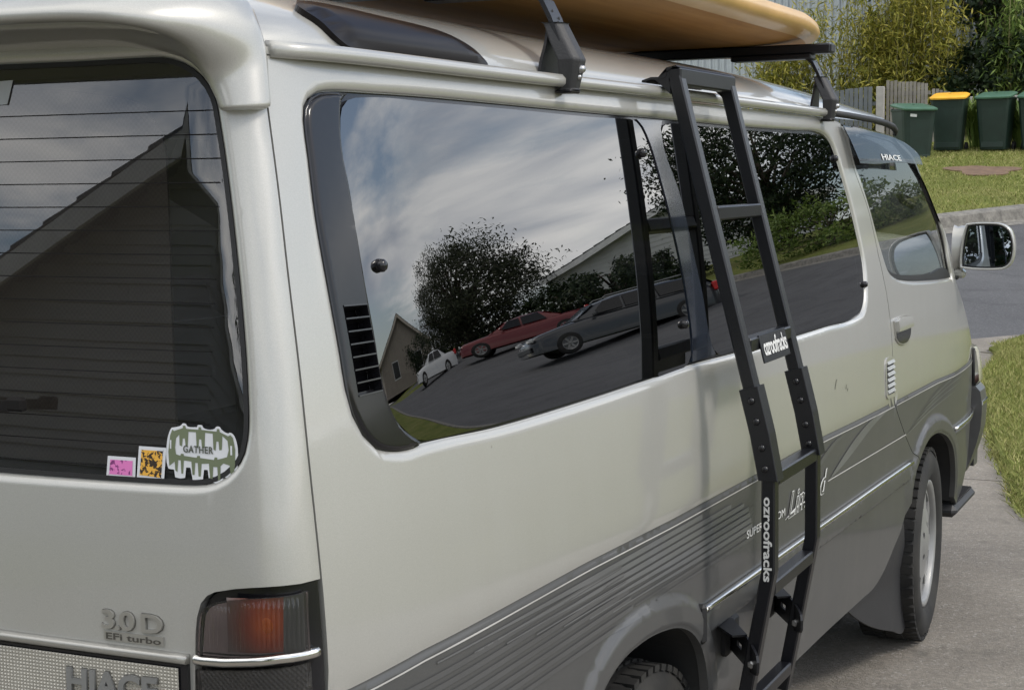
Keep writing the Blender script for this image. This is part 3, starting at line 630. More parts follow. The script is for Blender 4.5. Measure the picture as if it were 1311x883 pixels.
WIN_Q = resample(np.array(D['q_garnish'][:1]+[(-3.36, D['q_glass'][0][1]+.0055), (-3.2, D['q_glass'][1][1]+.0060), (-3.0, D['q_glass'][2][1]+.0060), (-2.62, D['q_glass'][3][1]+.0065), (-2.30, D['m_glass'][0][1]+.0075), (-2.0, D['m_glass'][1][1]+.0065)]+[tuple(q) for q in _top[1::4]]+[tuple(q) for q in _mid[::2]]+[tuple(q) for q in _bot[::4]]+[(-2.1, D['m_glass'][18][1]-.007), (-2.36, D['q_glass'][13][1]-.007), (-2.635, D['q_glass'][14][1]-.0068), (-2.88, D['q_glass'][15][1]-.0066), (-3.18, D['q_glass'][16][1]-.0068)]+D['q_garnish'][14:]), .022)
FDG = resample(D['fd_glass'], .02)
def side_disp(y, z, holes=()):
    Q = np.stack([y, z], 1); d = np.zeros(len(y)); dz = z-zc(y)
    d += np.where(dz > 0, -.0036*np.exp(-np.maximum(dz, 0)/.016), -.0036*(1-sst(-dz/.012)))
    for A in (ARCH1, ARCH2):
        q = dist_poly(Q, A, False); d += .013*sst((.068-q)/.03)
        d -= .006*np.clip(1-q/.014, 0, 1)**2
    for L, w, dep in holes: d += roll(Q, L, w, dep)
    return d
def side_G(sg=1, holes=(), off=0.0, disp=True):
    def G(a, b):
        x = side(a, b)+off+(side_disp(a, b, holes) if disp else 0)
        y = a if sg > 0 else a
        return np.stack([sg*x, y, b], 1)
    return G
def on_side(y, z, off):
    """points sitting off metres proud of the driver's side"""
    y = np.asarray(y, float); z = np.asarray(z, float); e = 1e-3
    a = (side(y+e, z)-side(y-e, z))/2/e; b = (side(y, z+e)-side(y, z-e))/2/e
    n = np.stack([np.ones_like(a), -a, -b], 1); n /= np.linalg.norm(n, axis=1)[:, None]
    return np.stack([side(y, z), y, z], 1)+n*np.asarray(off).reshape(-1, 1)
# --- tailgate: u runs round the corner
def u_of(x, z):
    z = np.asarray(z, float); x = np.asarray(x, float); x0 = side(yg(z), z)-RC
    t = np.clip((np.abs(x)-x0)/RC, 0, 1); return np.sign(x)*np.where(np.abs(x) < x0, np.abs(x), x0+RC*np.arcsin(t))
def gate(u, z, off=0.0):
    u = np.asarray(u, float); z = np.asarray(z, float); x0 = side(yg(z), z)-RC; au = np.abs(u)
    th = np.clip((au-x0)/RC, 0, np.pi/2); x = np.where(au < x0, au, x0+RC*np.sin(th))
    b = hatch_base(x, z); y = b+(yg(z)-b)*(1-np.cos(th))
    n = np.stack([np.sign(u)*np.sin(th), -np.cos(th), .10*np.ones_like(th)], 1); n /= np.linalg.norm(n, axis=1)[:, None]
    return np.stack([np.sign(u)*x, y, z], 1)+n*np.asarray(off, float).reshape(-1, 1)
def xz_loop(name, step=.015, **k):
    P = np.array(D[name]) if isinstance(name, str) else np.array(name)
    return resample(np.stack([u_of(P[:, 0], P[:, 1]), P[:, 1]], 1), step, **k)

def make_van():
    van = empty('camper_van')
    tag(van, 'champagne over grey high-roofed van parked on the concrete driveway', 'van')
    pm = [M['paint'], M['paint2']]
    two = lambda C: (C[:, 1] < zc(C[:, 0]))
    # ---------------- side panels and front doors, both sides
    gap = resample([(-.9793, 1.69)]+D['fd_rear'], .03, False)
    gap[:, 0] = np.clip(gap[:, 0], -1, -.3269)
    holes_r = [(WIN_Q, .016, .011)]; holes_d = [(FDG, .012, .010)]
    bot_r = [(-.352, .625), (-.3995, .575), (-.4856, .4776), (-.5788, .4375), (-.6836, .3927), (-.8022, .3685), (-.95, .372), (-1.3345, .3850), (-1.6353, .3905), (-2.318, .3960)]
    outer_r = np.array([(float(yg(z))+.003, z) for z in np.linspace(.45, 1.69, 40)]+[(y, 1.69) for y in np.arange(-3.55, -1.0, .06)]
                       + [(y-.003, z) for y, z in gap]+list(map(tuple, resample(bot_r, .04, False)))+list(map(tuple, ARCH2[::-1][1:]))+[(-3.1, .42), (-3.4, .43)])
    nose = [(-.97, 1.672), (-.6, 1.672), (-.22, 1.657), (-.05, 1.600), (.06, 1.552), (.15, 1.50), (.245, 1.42), (.345, 1.33), (.392, 1.25), (.425, 1.17), (.50, 1.11), (.66, 1.005), (.85, .905), (.985, .845), (1.02, .76), (1.035, .66), (1.03, .50), (.98, .40)]
    outer_d = np.array([(y+.003, z) for y, z in gap[::-1]]+nose[0:3]+list(map(tuple, resample(nose[2:], .04, False)[1:]))+[(.7, .375), (.43, .37)]+list(map(tuple, ARCH1[::-1][1:-1])))
    cl = np.concatenate([[-3.6405, -3.62], np.arange(-3.6, 1.0, .03)]); cl = np.stack([cl, zc(cl)], 1)
    for sg in (1, -1):
        cr = cl[(cl[:, 0] > -3.7) & (cl[:, 0] < -.72)]; cd = cl[(cl[:, 0] > -.62) & (cl[:, 0] < .95)]
        rr = ring_set(WIN_Q, .016) if sg > 0 else []
        ex = [cr[2:]+np.array([0, k]) for k in (.004, .010, .018, .03, .045, -.003, -.006, -.009, -.013, -.02)] if sg > 0 else []
        fl = [offset_loop(ARCH2, k)[3:-3] for k in (-.007, -.014, -.026, -.038, -.045, -.053, -.06, -.068, .007, .014, .026, .038, .045, .053, .06, .068)] if sg > 0 else []
        fl = [q[inside(q, outer_r)] for q in fl]
        panel('side_panel', side_G(sg, holes_r), outer_r, [WIN_Q], .04 if sg > 0 else .09, pm, van, .018, [cr], two, rr+ex+fl)
        rr = ring_set(FDG, .012) if sg > 0 else []
        ex = [cd+np.array([0, k]) for k in (.004, .010, .018, .03, .045, -.003, -.006, -.009, -.013, -.02)] if sg > 0 else []
        fl = [offset_loop(ARCH1, k)[3:-3] for k in (-.007, -.014, -.026, -.038, -.045, -.053, -.06, -.068, .007, .014, .026, .038, .045, .053, .06, .068)] if sg > 0 else []
        fl = [q[inside(q, outer_d)] for q in fl]
        door = panel('front_door', side_G(sg, holes_d), outer_d, [FDG], .035 if sg > 0 else .08, pm, van, .018, [cd], two, rr+ex+fl)
        # glass of the front door with its black channel
        fr_in = offset_loop(FDG, .012); fr_out = offset_loop(FDG, -.001)
        panel('window_channel', side_G(sg, off=-.0095, disp=False), fr_out, [fr_in], .05, [M['trim']], door, .012)
        panel('door_window', side_G(sg, off=-.0125, disp=False), offset_loop(FDG, .004), [], .06, [M['clear']], door, 0)
        if sg > 0:
            belt = np.array([(-.62, 1.262), (-.575, 1.247), (-.49, 1.2325), (-.36, 1.221), (0, 1.205), (.34, 1.19), (.352, 1.180), (0, 1.196), (-.36, 1.2145), (-.49, 1.226), (-.57, 1.2415), (-.607, 1.252)])
            belt2 = resample(np.array([(-.615, 1.272), (-.56, 1.252), (-.47, 1.240), (-.34, 1.230), (0, 1.214), (.335, 1.199), (.352, 1.181), (0, 1.1975), (-.36, 1.2165), (-.49, 1.2285), (-.57, 1.2435), (-.625, 1.262)]), .02)
            panel('belt_seal', side_G(1, off=-.006, disp=False), belt2, [], .05, [M['rubber']], door, .01)
            # handle: recess, flap and cup
            hl = resample(D['fd_handle'], .01)
            panel('handle_surround', side_G(1, off=.004, disp=False), hl, [], .02, [M['badge']], door, .006)
            c = hl.mean(0)
            flap = resample([(-.622, 1.112), (-.587, 1.1175), (-.478, 1.1155), (-.427, 1.108), (-.418, 1.092), (-.42, 1.080), (-.50, 1.080), (-.62, 1.082)], .008)
            panel('door_handle', lambda a, b: on_side(a, b, .012+.004*np.cos((b-1.098)/.02)), flap, [], .008, [M['paint']], door, .012)
            cup = resample([(-.615, 1.0775), (-.50, 1.0765), (-.42, 1.0765), (-.425, 1.064), (-.46, 1.045), (-.532, 1.041), (-.59, 1.051), (-.618, 1.065)], .008)
            panel('handle_cup', side_G(1, off=.0055, disp=False), cup, [], .02, [M['gloss_black']], door, .003)
            # smoked rain visor with its printed word
            vl = resample(D['visor'], .02); vm = vl.mean(0)
            vz = lambda a, b: on_side(a, b, .012+.020*np.clip((1.67-b)/.10, 0, 1)**.7)
            vis = panel('weather_visor', vz, vl, [], .012, [M['smoke_clear']], door, .003)
            q = [(-.585, 1.592), (-.335, 1.589), (-.335, 1.572), (-.585, 1.574)]
            def vmap(u, v, w):
                ab = bil(q, u, v); return vz(ab[:, 0], ab[:, 1])+np.array([.0015, 0, 0])+np.outer(w, [1, 0, 0])
            text_on('visor_lettering', 'HIACE', vmap, [M['decal_white']], vis, .0005, .01)
    # ---------------- dark glass units along the driver's side (and a plain one opposite)
    # one dark glass ground behind panes gives the black border
    GL = resample(D['q_glass'], .02)
    def gl(name, L, off, m, parent, h=.05, fl=.006, dispf=None):
        return panel(name, (lambda a, b: on_side(a, b, off if dispf is None else dispf(a, b))), L, [], h, m, parent, fl)
    back = panel('window_seal', side_G(1, off=-.013, disp=False), offset_loop(WIN_Q, -.004), [offset_loop(resample(D['q_glass'], .03), .012), offset_loop(resample(D['m_glass'], .03), .012), np.array(D['vent_box'])+np.array([(.003, 0), (-.007, 0), (-.007, 0), (.003, 0)])], .08, [M['gloss_black']], van, .006)
    gq = gl('quarter_window', GL, -.0065, [M['tint']], van)
    MG = resample(D['m_glass'], .02); gm = gl('middle_window', MG, -.0065, [M['tint']], van)
    bt = gl('pillar_trim', resample(D['b_trim'], .02, corner=35), -.004, [M['navy_trim']], van)
    for (y, z), par in zip(D['q_knob'], (gq, gq, gm, gm, gq)):
        p = on_side([y], [z], 0)[0]; mb = MB()
        mb.lathe([(0, .004), (.006, .0032), (.0085, .0), (.009, -.008)], p, 'x', 14); mb.build('window_catch', [M['gloss_black']], par)
    # garnish with louvres
    GA = resample(D['q_garnish'], .012)
    vb = np.array(D['vent_box'])+np.array([(.003, 0), (-.007, 0), (-.007, 0), (.003, 0)]); vbl = resample(np.array([vb[0], vb[1], vb[2], vb[3]]), .02, smooth=False)
    Qd = lambda a, b: np.stack([a, b], 1)
    gar = panel('window_garnish', lambda a, b: on_side(a, b, .000-.005*np.clip(1-dist_poly(Qd(a, b), GA)/.008, 0, 1)**2), GA, [vbl], .02, [M['gloss_black']], van, .012, rings=[offset_loop(GA, k) for k in (.002, .004, .008)])
    panel('vent_recess', side_G(1, off=-.022, disp=False), offset_loop(vbl, -.004), [], .05, [M['void']], gar, 0)
    for i in range(8):
        t = (i+.0)/7; a = vb[0]*(1-t)+vb[3]*t; b = vb[1]*(1-t)+vb[2]*t
        mb = MB()
        A = on_side([a[0]+.001, b[0]-.001, b[0]-.001, a[0]+.001], [a[1], b[1], b[1]-.004, a[1]-.004], [.0012, .0012, -.018, -.018])
        B = on_side([a[0]+.001, b[0]-.001, b[0]-.001, a[0]+.001], [a[1]-.0018, b[1]-.0018, b[1]-.006, a[1]-.006], [.0012, .0012, -.018, -.018])
        mb.add(list(A)+list(B), [(0, 1, 2, 3), (7, 6, 5, 4), (0, 4, 5, 1), (1, 5, 6, 2), (2, 6, 7, 3), (3, 7, 4, 0)])
        mb.build('louvre_slat', [M['trim']], gar)
    # far side glass
    panel('far_window', side_G(-1, off=-.008, disp=False), offset_loop(WIN_Q, -.003), [], .2, [M['tint']], van, 0)
    # ---------------- trims along the side
    # side moulding under the chrome strip
    def mould(name, top, bot, y0, y1, par, off=.010):
        y = np.linspace(y0, y1, 40); zt = np.interp(y, *np.array(top).T); zb = np.interp(y, *np.array(bot).T)
        L = np.concatenate([np.stack([y, zt], 1), np.stack([y, zb], 1)[::-1]])
        f = lambda a, b: on_side(a, b, off-.010*np.clip(1-dist_poly(Qd(a, b), L)/.010, 0, 1)**1.6)
        o = panel(name, f, L, [], (.06, .012), [M['paint2']], par, .004, rings=[offset_loop(L, k) for k in (.002, .005, .010)])
        return o
    def strip(name, line, w, m, par, off=.009):
        pts = resample(line, .05, False, False); prof = [(-.5*w, -.012), (-.5*w, .001), (-.32*w, .004), (0, .0052), (.32*w, .004), (.5*w, .001), (.5*w, -.012)]
        P = on_side(pts[:, 0], pts[:, 1], off); mb = MB(); fr = [(np.array([0, 0, 1.]), np.array([1., 0, 0])) for _ in P]
        mb.sweep(P, prof, frames=fr, sm=True); return mb.build(name, m, par)
    st = [(-2.385, .708), (-1.7939, .6966), (-.8935, .6776), (-.425, .6663)]
    rg = [(-2.385, .648), (-1.7, .6375), (-.8827, .6185), (-.40, .6085)]
    ml = mould('side_moulding', [(a, b-.001) for a, b in st], rg, -2.375, -.425, van)
    strip('chrome_strip', st, .013, [M['chrome']], ml)
    mb = MB(); p = on_side([-2.383], [.684], .006)[0]; mb.box(p, (.022, .018, .078), bev=.006); mb.build('end_cap', [M['rubber']], ml)
    sf = [(.31, .6545), (.66, .642), (.98, .632)]
    ml2 = mould('front_moulding', [(a, b-.001) for a, b in sf], [(a, b-.024) for a, b in sf], .305, .985, van)
    strip('chrome_strip', [(a, b+.004) for a, b in sf], .014, [M['chrome']], ml2)
    # gutter rail
    y = np.concatenate([np.arange(-3.58, -1.02, .06), [-1.0]])
    P = np.stack([side(y, 1.697)+.006, y, 1.699+.004*sst((y+3.2)/1.2)], 1)
    P[0] += (-.012, 0, .0); P[1] += (-.003, 0, 0)
    prof = [(-.011, -.004), (-.011, .012), (-.006, .017), (.002, .018), (.009, .013), (.010, .002), (.004, -.004)]
    fr = [(np.array([0, 0, 1.]), np.array([1., 0, 0])) for _ in P]
    for sg in (1, -1):
        mb = MB(); Ps = P*np.array([sg, 1, 1]); mb.sweep(Ps, prof, frames=[(a, b*sg) for a, b in fr], sm=True); mb.build('drip_rail', [M['paint']], van)
        # black rubber continuation over the front door
        yy = np.array([-.99, -.8, -.55, -.40, -.30, -.24, -.21]); zz = np.array([1.703, 1.702, 1.698, 1.692, 1.684, 1.674, 1.662]); oo = np.array([.010, .012, .016, .020, .020, .014, .004])
        mb = MB(); mb.tube(np.stack([sg*(side(yy, zz)+oo), yy, zz], 1), [.009, .009, .009, .010, .010, .009, .006], 10); mb.build('drip_seal', [M['rubber']], van)
    # ---------------- stripes and lettering on the flank
    def decal(name, L, m, off=.0022, h=.03, par=van, **k):
        return panel(name, lambda a, b: np.stack([side(a, b)+side_disp(a, b)+off, a, b], 1), L, [], h, m, par, 0, **k)
    # pinstripe under the crease
    yl = np.linspace(-3.6, -.66, 60); zl = zc(yl)-.011
    decal('pinstripe', np.concatenate([np.stack([yl, zl], 1), np.stack([yl, zl-.0024], 1)[::-1]]), [M['pinline']])
    yl = np.linspace(-.63, .92, 40); zl = zc(yl)-.011
    decal('pinstripe', np.concatenate([np.stack([yl, zl], 1), np.stack([yl, zl-.0024], 1)[::-1]]), [M['pinline']])
    # fan of tapering silver bands behind the lettering
    ta = np.array([(-3.35, .918), (-2.9, .914), (-2.50, .902), (-2.36, .896), (-2.2, .884), (-2.07, .858), (-1.985, .822)])
    ups = resample(ta, .03, False)
    n = 9
    for i in range(n):
        t0, t1 = i/n, (i+.62)/n
        y0 = -3.42+.10*i
        ys = np.linspace(y0, -2.02-.008*(n-i), 50)
        e = np.interp(ys, ups[:, 0], ups[:, 1])
        base = lambda t: .906-.0145*i*1.0
        z1 = .9075-.0132*i+(ys+3.4)*(-.0128); z0 = z1-.0095*np.clip((ys-y0)/.5, .25, 1)
        k = z1 < e-.001
        if k.sum() < 6: continue
        ys, z1, z0 = ys[k], z1[k], z0[k]
        decal('silver_stripe', np.concatenate([np.stack([ys, z1], 1), np.stack([ys, z0], 1)[::-1]]), [M['stripe' if i < 7 else 'stripe2']])
    # pale tinted band lower down that carries on towards the rear
    for i in range(7):
        ys = np.linspace(-3.60, -2.78+.01*i, 30); z1 = .892-.0165*i-.012*(ys+3.6)*0; z0 = z1-.008
        decal('rear_stripe', np.concatenate([np.stack([ys, z1], 1), np.stack([ys, z0], 1)[::-1]]), [M['stripe2']])
    decal('silver_swoosh', resample([(-1.40, .790), (-1.3179, .7955), (-1.1712, .8155), (-.9502, .8504), (-.80, .866), (-.670, .8735), (-.9305, .8735), (-1.1284, .8508), (-1.3, .815)], .03), [M['stripe']])
    decal('silver_swoosh', resample([(-1.57, .828), (-1.4852, .838), (-1.3567, .8636), (-1.26, .8776), (-1.3326, .8785), (-1.47, .8557)], .03), [M['stripe2']])
    yl = np.linspace(-1.42, -.50, 30); zl = np.interp(yl, [-1.41, -.546, -.49], [.789, .766, .764])
    decal('pinstripe', np.concatenate([np.stack([yl, zl], 1), np.stack([yl, zl-.003], 1)[::-1]]), [M['pinline']])
    for i in range(8):
        y0, y1 = -.52+.05*i, .30+.055*i; ys = np.linspace(y0, min(y1, .92), 25); s = (ys-y0)/(y1-y0)
        z1 = .757+.009*i+.085*s-.052*s*s; z0 = z1-.0042*np.clip(np.minimum(s, 1-s)*5, .2, 1)
        k = (z1 < zc(ys)-.016)
        if k.sum() > 4: decal('silver_stripe', np.concatenate([np.stack([ys, z1], 1)[k], np.stack([ys, z0], 1)[k][::-1]]), [M['stripe2' if i % 2 else 'stripe']])
    def smap(q, off=.0028):
        def f(u, v, w):
            ab = bil(q, u, v); a, b = ab[:, 0], ab[:, 1]
            return np.stack([side(a, b)+side_disp(a, b)+off+w, a, b], 1)
        return f
    text_on('model_lettering', 'SUPER CUSTOM', smap([(-2.085, .8025), (-1.80, .7955), (-1.80, .7785), (-2.085, .7855)]), [M['decal_white']], van, .0003, .0)
    q = [(-1.775, .822), (-1.425, .822), (-1.425, .7635), (-1.775, .7635)]
    text_on('script_lettering', 'Limited', smap(q), [M['decal_white']], van, .0003, .022, shear=.45)
    q2 = [(a+.002, b-.0015 if b > .8 else b+.0015) for a, b in q]; text_on('script_fill', 'Limited', smap(q2, .0034), [M['stripe2']], van, .0002, -.006, shear=.45)
    q = [(-1.80, .777), (-1.62, .777), (-1.62, .7625), (-1.80, .7625)]
    ys = np.linspace(-1.80, -1.55, 24); s = (ys+1.80)/.25; zz = .768+.010*np.sin(s*np.pi)
    decal('script_flourish', np.concatenate([np.stack([ys, zz+.003*np.sin(s*np.pi)], 1), np.stack([ys, zz-.001], 1)[::-1]]), [M['decal_white']], .003)
    # small scratches in the paint ahead of the ladder, a rub mark at the window corner
    for y0, z0, y1, z1 in ((-1.335, 1.005, -1.315, 1.028), (-1.225, .992, -1.217, 1.003), (-1.21, .985, -1.205, .992)):
        decal('scratch', np.array([(y0, z0), (y1, z1), (y1+.003, z1-.0008), (y0+.003, z0-.0008)]), [M['rubber']], .001)
    # pillar vent behind the front door
    pv = resample(D['pillar_vent'], .008); pvo = panel('pillar_vent', side_G(1, off=.003, disp=False), pv, [offset_loop(pv, .011)], .02, [M['paint']], van, .006)
    panel('vent_recess', side_G(1, off=.0015, disp=False), offset_loop(pv, .010), [], .04, [M['inner']], pvo, 0)
    for i in range(6):
        z = .918+.0165*i; mb = MB(); A = on_side([-.752, -.664, -.664, -.752], [z, z, z+.009, z+.009], [.0075, .0075, .0025, .0025]); B = on_side([-.752, -.664, -.664, -.752], [z-.002, z-.002, z+.008, z+.008], [.0025]*4)
        mb.add(list(A)+list(B), [(0, 1, 2, 3), (0, 4, 5, 1), (1, 5, 6, 2), (3, 7, 4, 0), (2, 6, 7, 3)]); mb.build('louvre_slat', [M['paint']], pvo)
    # mud flap behind the front wheel
    mf = resample([(-.392, .47), (-.50, .42), (-.60, .375), (-.68, .345), (-.78, .325), (-.80, .29), (-.72, .245), (-.60, .19), (-.40, .125), (-.25, .085), (-.222, .10), (-.235, .20), (-.30, .36)], .02)
    def mfG(a, b): return np.stack([np.full_like(a, .80)+.03*np.clip((b-.3)/.2, 0, 1)-.06*np.clip((.2-b)/.2, 0, 1)*0-.05*np.clip((-.45-a)/.35, 0, 1), a, b], 1)
    mo = panel('mud_flap', mfG, mf, [], .04, [M['plastic']], van, .008)
    # ---------------- wheels
    def wheel(y, steer=0):
        w = empty('wheel', (0, y, 0), 0, van)
        mb = MB(); R_, rr = .318, .205; xo = .828; xi = xo-.195
        prof = [(rr, xi+.02), (rr+.045, xi), (R_-.03, xi-.003), (R_-.010, xi+.012), (R_-.001, xi+.03), (R_, xi+.06), (R_+.001, xi+.0975), (R_, xo-.06), (R_-.001, xo-.03), (R_-.010, xo-.012), (R_-.03, xo+.003), (R_-.055, xo+.006), (R_-.08, xo+.004), (rr+.012, xo-.006), (rr, xo-.016)]
        mb.lathe(prof, (0, 0, .318), 'x', 72)
        ty = mb.build('tyre', [M['tyre']], w)
        mb = MB()
        for i in range(56):                         # tread blocks on both shoulders and the crown
            a = 2*math.pi*(i+.5)/56
            for x0, wd, sh in ((xo-.026, .040, 0), (xi+.026, .040, .03), (xo-.075, .034, .05), (xi+.10, .030, .02), (xi+.065, .03, .045)):
                aa = a+sh; c, s = math.cos(aa), math.sin(aa); rad_ = R_-.001 if abs(x0-(xo+xi)/2) < .05 else R_-.0045
                mb.box((x0, rad_*s, .318+rad_*c), (wd, .024, .012), rot=((1, 0, 0), (0, c, s), (0, -s, c)))
        tr = mb.build('tread', [M['tyre']], w); tr['kind'] = 'stuff'
        mb = MB(); x = xo-.012
        mb.lathe([(rr+.004, x-.004), (rr+.006, x+.004), (rr-.003, x+.006), (rr-.014, x-.002), (rr-.018, x-.03), (rr-.02, x-.12)], (0, 0, .318), 'x', 60)
        mb.build('rim', [M['hub']], w)
        # hub cap with slots
        out = np.array([(.186*math.cos(t), .186*math.sin(t)) for t in np.linspace(0, 2*math.pi, 72, endpoint=False)])
        hs = []
        for i in range(8):
            a = 2*math.pi*i/8+.2; t = np.linspace(-1, 1, 7)
            hs.append(np.array([(r*math.cos(a+k*wd), r*math.sin(a+k*wd)) for r, wd, ts in ((.172, .24, t), (.118, .16, t[::-1])) for k in ts]))
        for i in range(5):
            a = 2*math.pi*i/5; hs.append(np.array([(.062*math.cos(a)+.011*math.cos(t), .062*math.sin(a)+.011*math.sin(t)) for t in np.linspace(0, 2*math.pi, 12, endpoint=False)]))
        def hg(a, b):
            r = np.hypot(a, b); return np.stack([x-.012+.020*np.exp(-(r/.10)**2)-.03*np.clip(r-.165, 0, 1), a, .318+b], 1)
        panel('hub_cap', hg, out, hs, .02, [M['hub']], w, .014)
        mb = MB(); mb.lathe([(0, x-.045), (.2, x-.045)], (0, 0, .318), 'x', 30); mb.build('wheel_disc', [M['inner']], w)
        w.rotation_euler = (0, 0, steer)
        return w
    wf = wheel(0.0, 0.0)
    # let the steered wheel turn about its own centre
    def steer(w, ang, xc=.73):
        w.location = (xc-xc*math.cos(ang), w.location.y-xc*math.sin(ang), 0); w.rotation_euler = (0, 0, ang)
    steer(wf, rad(3.0))
    wr = copy_tree(wf, van); wr.location = (-.012, -2.56, 0); wr.rotation_euler = (0, 0, 0)
    for w_, y_ in ((wf, 0.0), (wr, -2.56)):
        o = copy_tree(w_, van); o.location = (0, y_, 0); o.rotation_euler = (0, 0, math.pi)
    for yc, A in ((0.0, ARCH1), (-2.66, ARCH2)):
        for sg in (1, -1):
            mb = MB(); V = []; F = []
            for i, (a, b) in enumerate(A): V += [(sg*(side(a, b)-.006), a, b+.004), (sg*.50, a, b+.03)]
            for i in range(len(A)-1): F.append((2*i, 2*i+1, 2*i+3, 2*i+2))
            n0 = len(A)
            F.append(tuple(2*i+1 for i in range(n0))); mb.add(V, F)
            mb.build('wheel_well', [M['inner']], van)
    # ---------------- roof
    def roof(a, th, off=0.0):
        zt = 1.845-.14*np.clip((a+1.5)/1.75, 0, 1.15)**2-.05*np.clip((-3.35-a)/.3, 0, 1)**2
        x = (.712-.05*np.clip((-3.45-a)/.2, 0, 1)**2)*np.sign(np.cos(th))*np.abs(np.cos(th))**.75; z = 1.702+(zt-1.702)*np.sin(th)+off
        return np.stack([x*(1+off*.3), a, z], 1)
    ya = np.concatenate([np.linspace(-3.62, -3.35, 8), np.linspace(-3.3, -.22, 46)]); tt = np.pi*(1-np.cos(np.linspace(0, np.pi, 61)))/2
    V = []; F = []
    for a in ya: V += list(roof(np.full(61, a), tt))
    for i in range(len(ya)-1):
        for j in range(60): F.append((i*61+j, (i+1)*61+j, (i+1)*61+j+1, i*61+j+1))
    mb = MB(); mb.add(V, F, 0, True)
    # ledge between roof shell and drip rail
    for sg in (1, -1):
        V = []; F = []
        for a in ya: V += [(sg*.714, a, 1.701), (sg*float(side(a, 1.69)), a, 1.692)]
        for i in range(len(ya)-1): F.append((2*i, 2*i+1, 2*i+3, 2*i+2))
        mb.add(V, F, 0, True)
    rf = mb.build('roof', [M['paint']], van)
    # smoked roof side window
    def roof_pt(yz, off):
        th = yz[:, 1]; p = roof(yz[:, 0], th); e = 1e-3
        n = np.cross(roof(yz[:, 0]+e, th)-roof(yz[:, 0]-e, th), roof(yz[:, 0], th+e)-roof(yz[:, 0], th-e)); n /= np.linalg.norm(n, axis=1)[:, None]
        n *= np.sign(n[:, 2])[:, None]
        return p+n*np.asarray(off).reshape(-1, 1)
    RV = resample(ROOFVIS, .02)
    rw = panel('roof_side_window', lambda a, b: roof_pt(np.stack([a, b], 1), .008+.008*sst(dist_poly(np.stack([a, b*.25], 1), RV*np.array([1, .25]))/.04)), RV, [], (.02, .06), [M['smoke_black']], van, .02, eps=1e-7)
    mb = MB(); mb.box((0, -2.0, 1.672), (1.36, 3.2, .02)); mb.build('roof_light_blocker', [M['inner']], van)  # unseen dark board added to block light leaking in at the roof gap
    RV2 = np.array([RV[:, 0]*.985-.049, RV[:, 1]*.97+.012]).T
    return van, two, roof, roof_pt
ROOFVIS = [(-3.445, 0.42), (-3.438, 0.27), (-3.418, 0.11), (-3.385, 0.045), (-3.33, 0.03), (-3.22, 0.025), (-3.07, 0.025), (-3.01, 0.03), (-2.998, 0.06), (-3.008, 0.14), (-3.036, 0.27), (-3.085, 0.38), (-3.22, 0.45), (-3.35, 0.5), (-3.42, 0.49)]
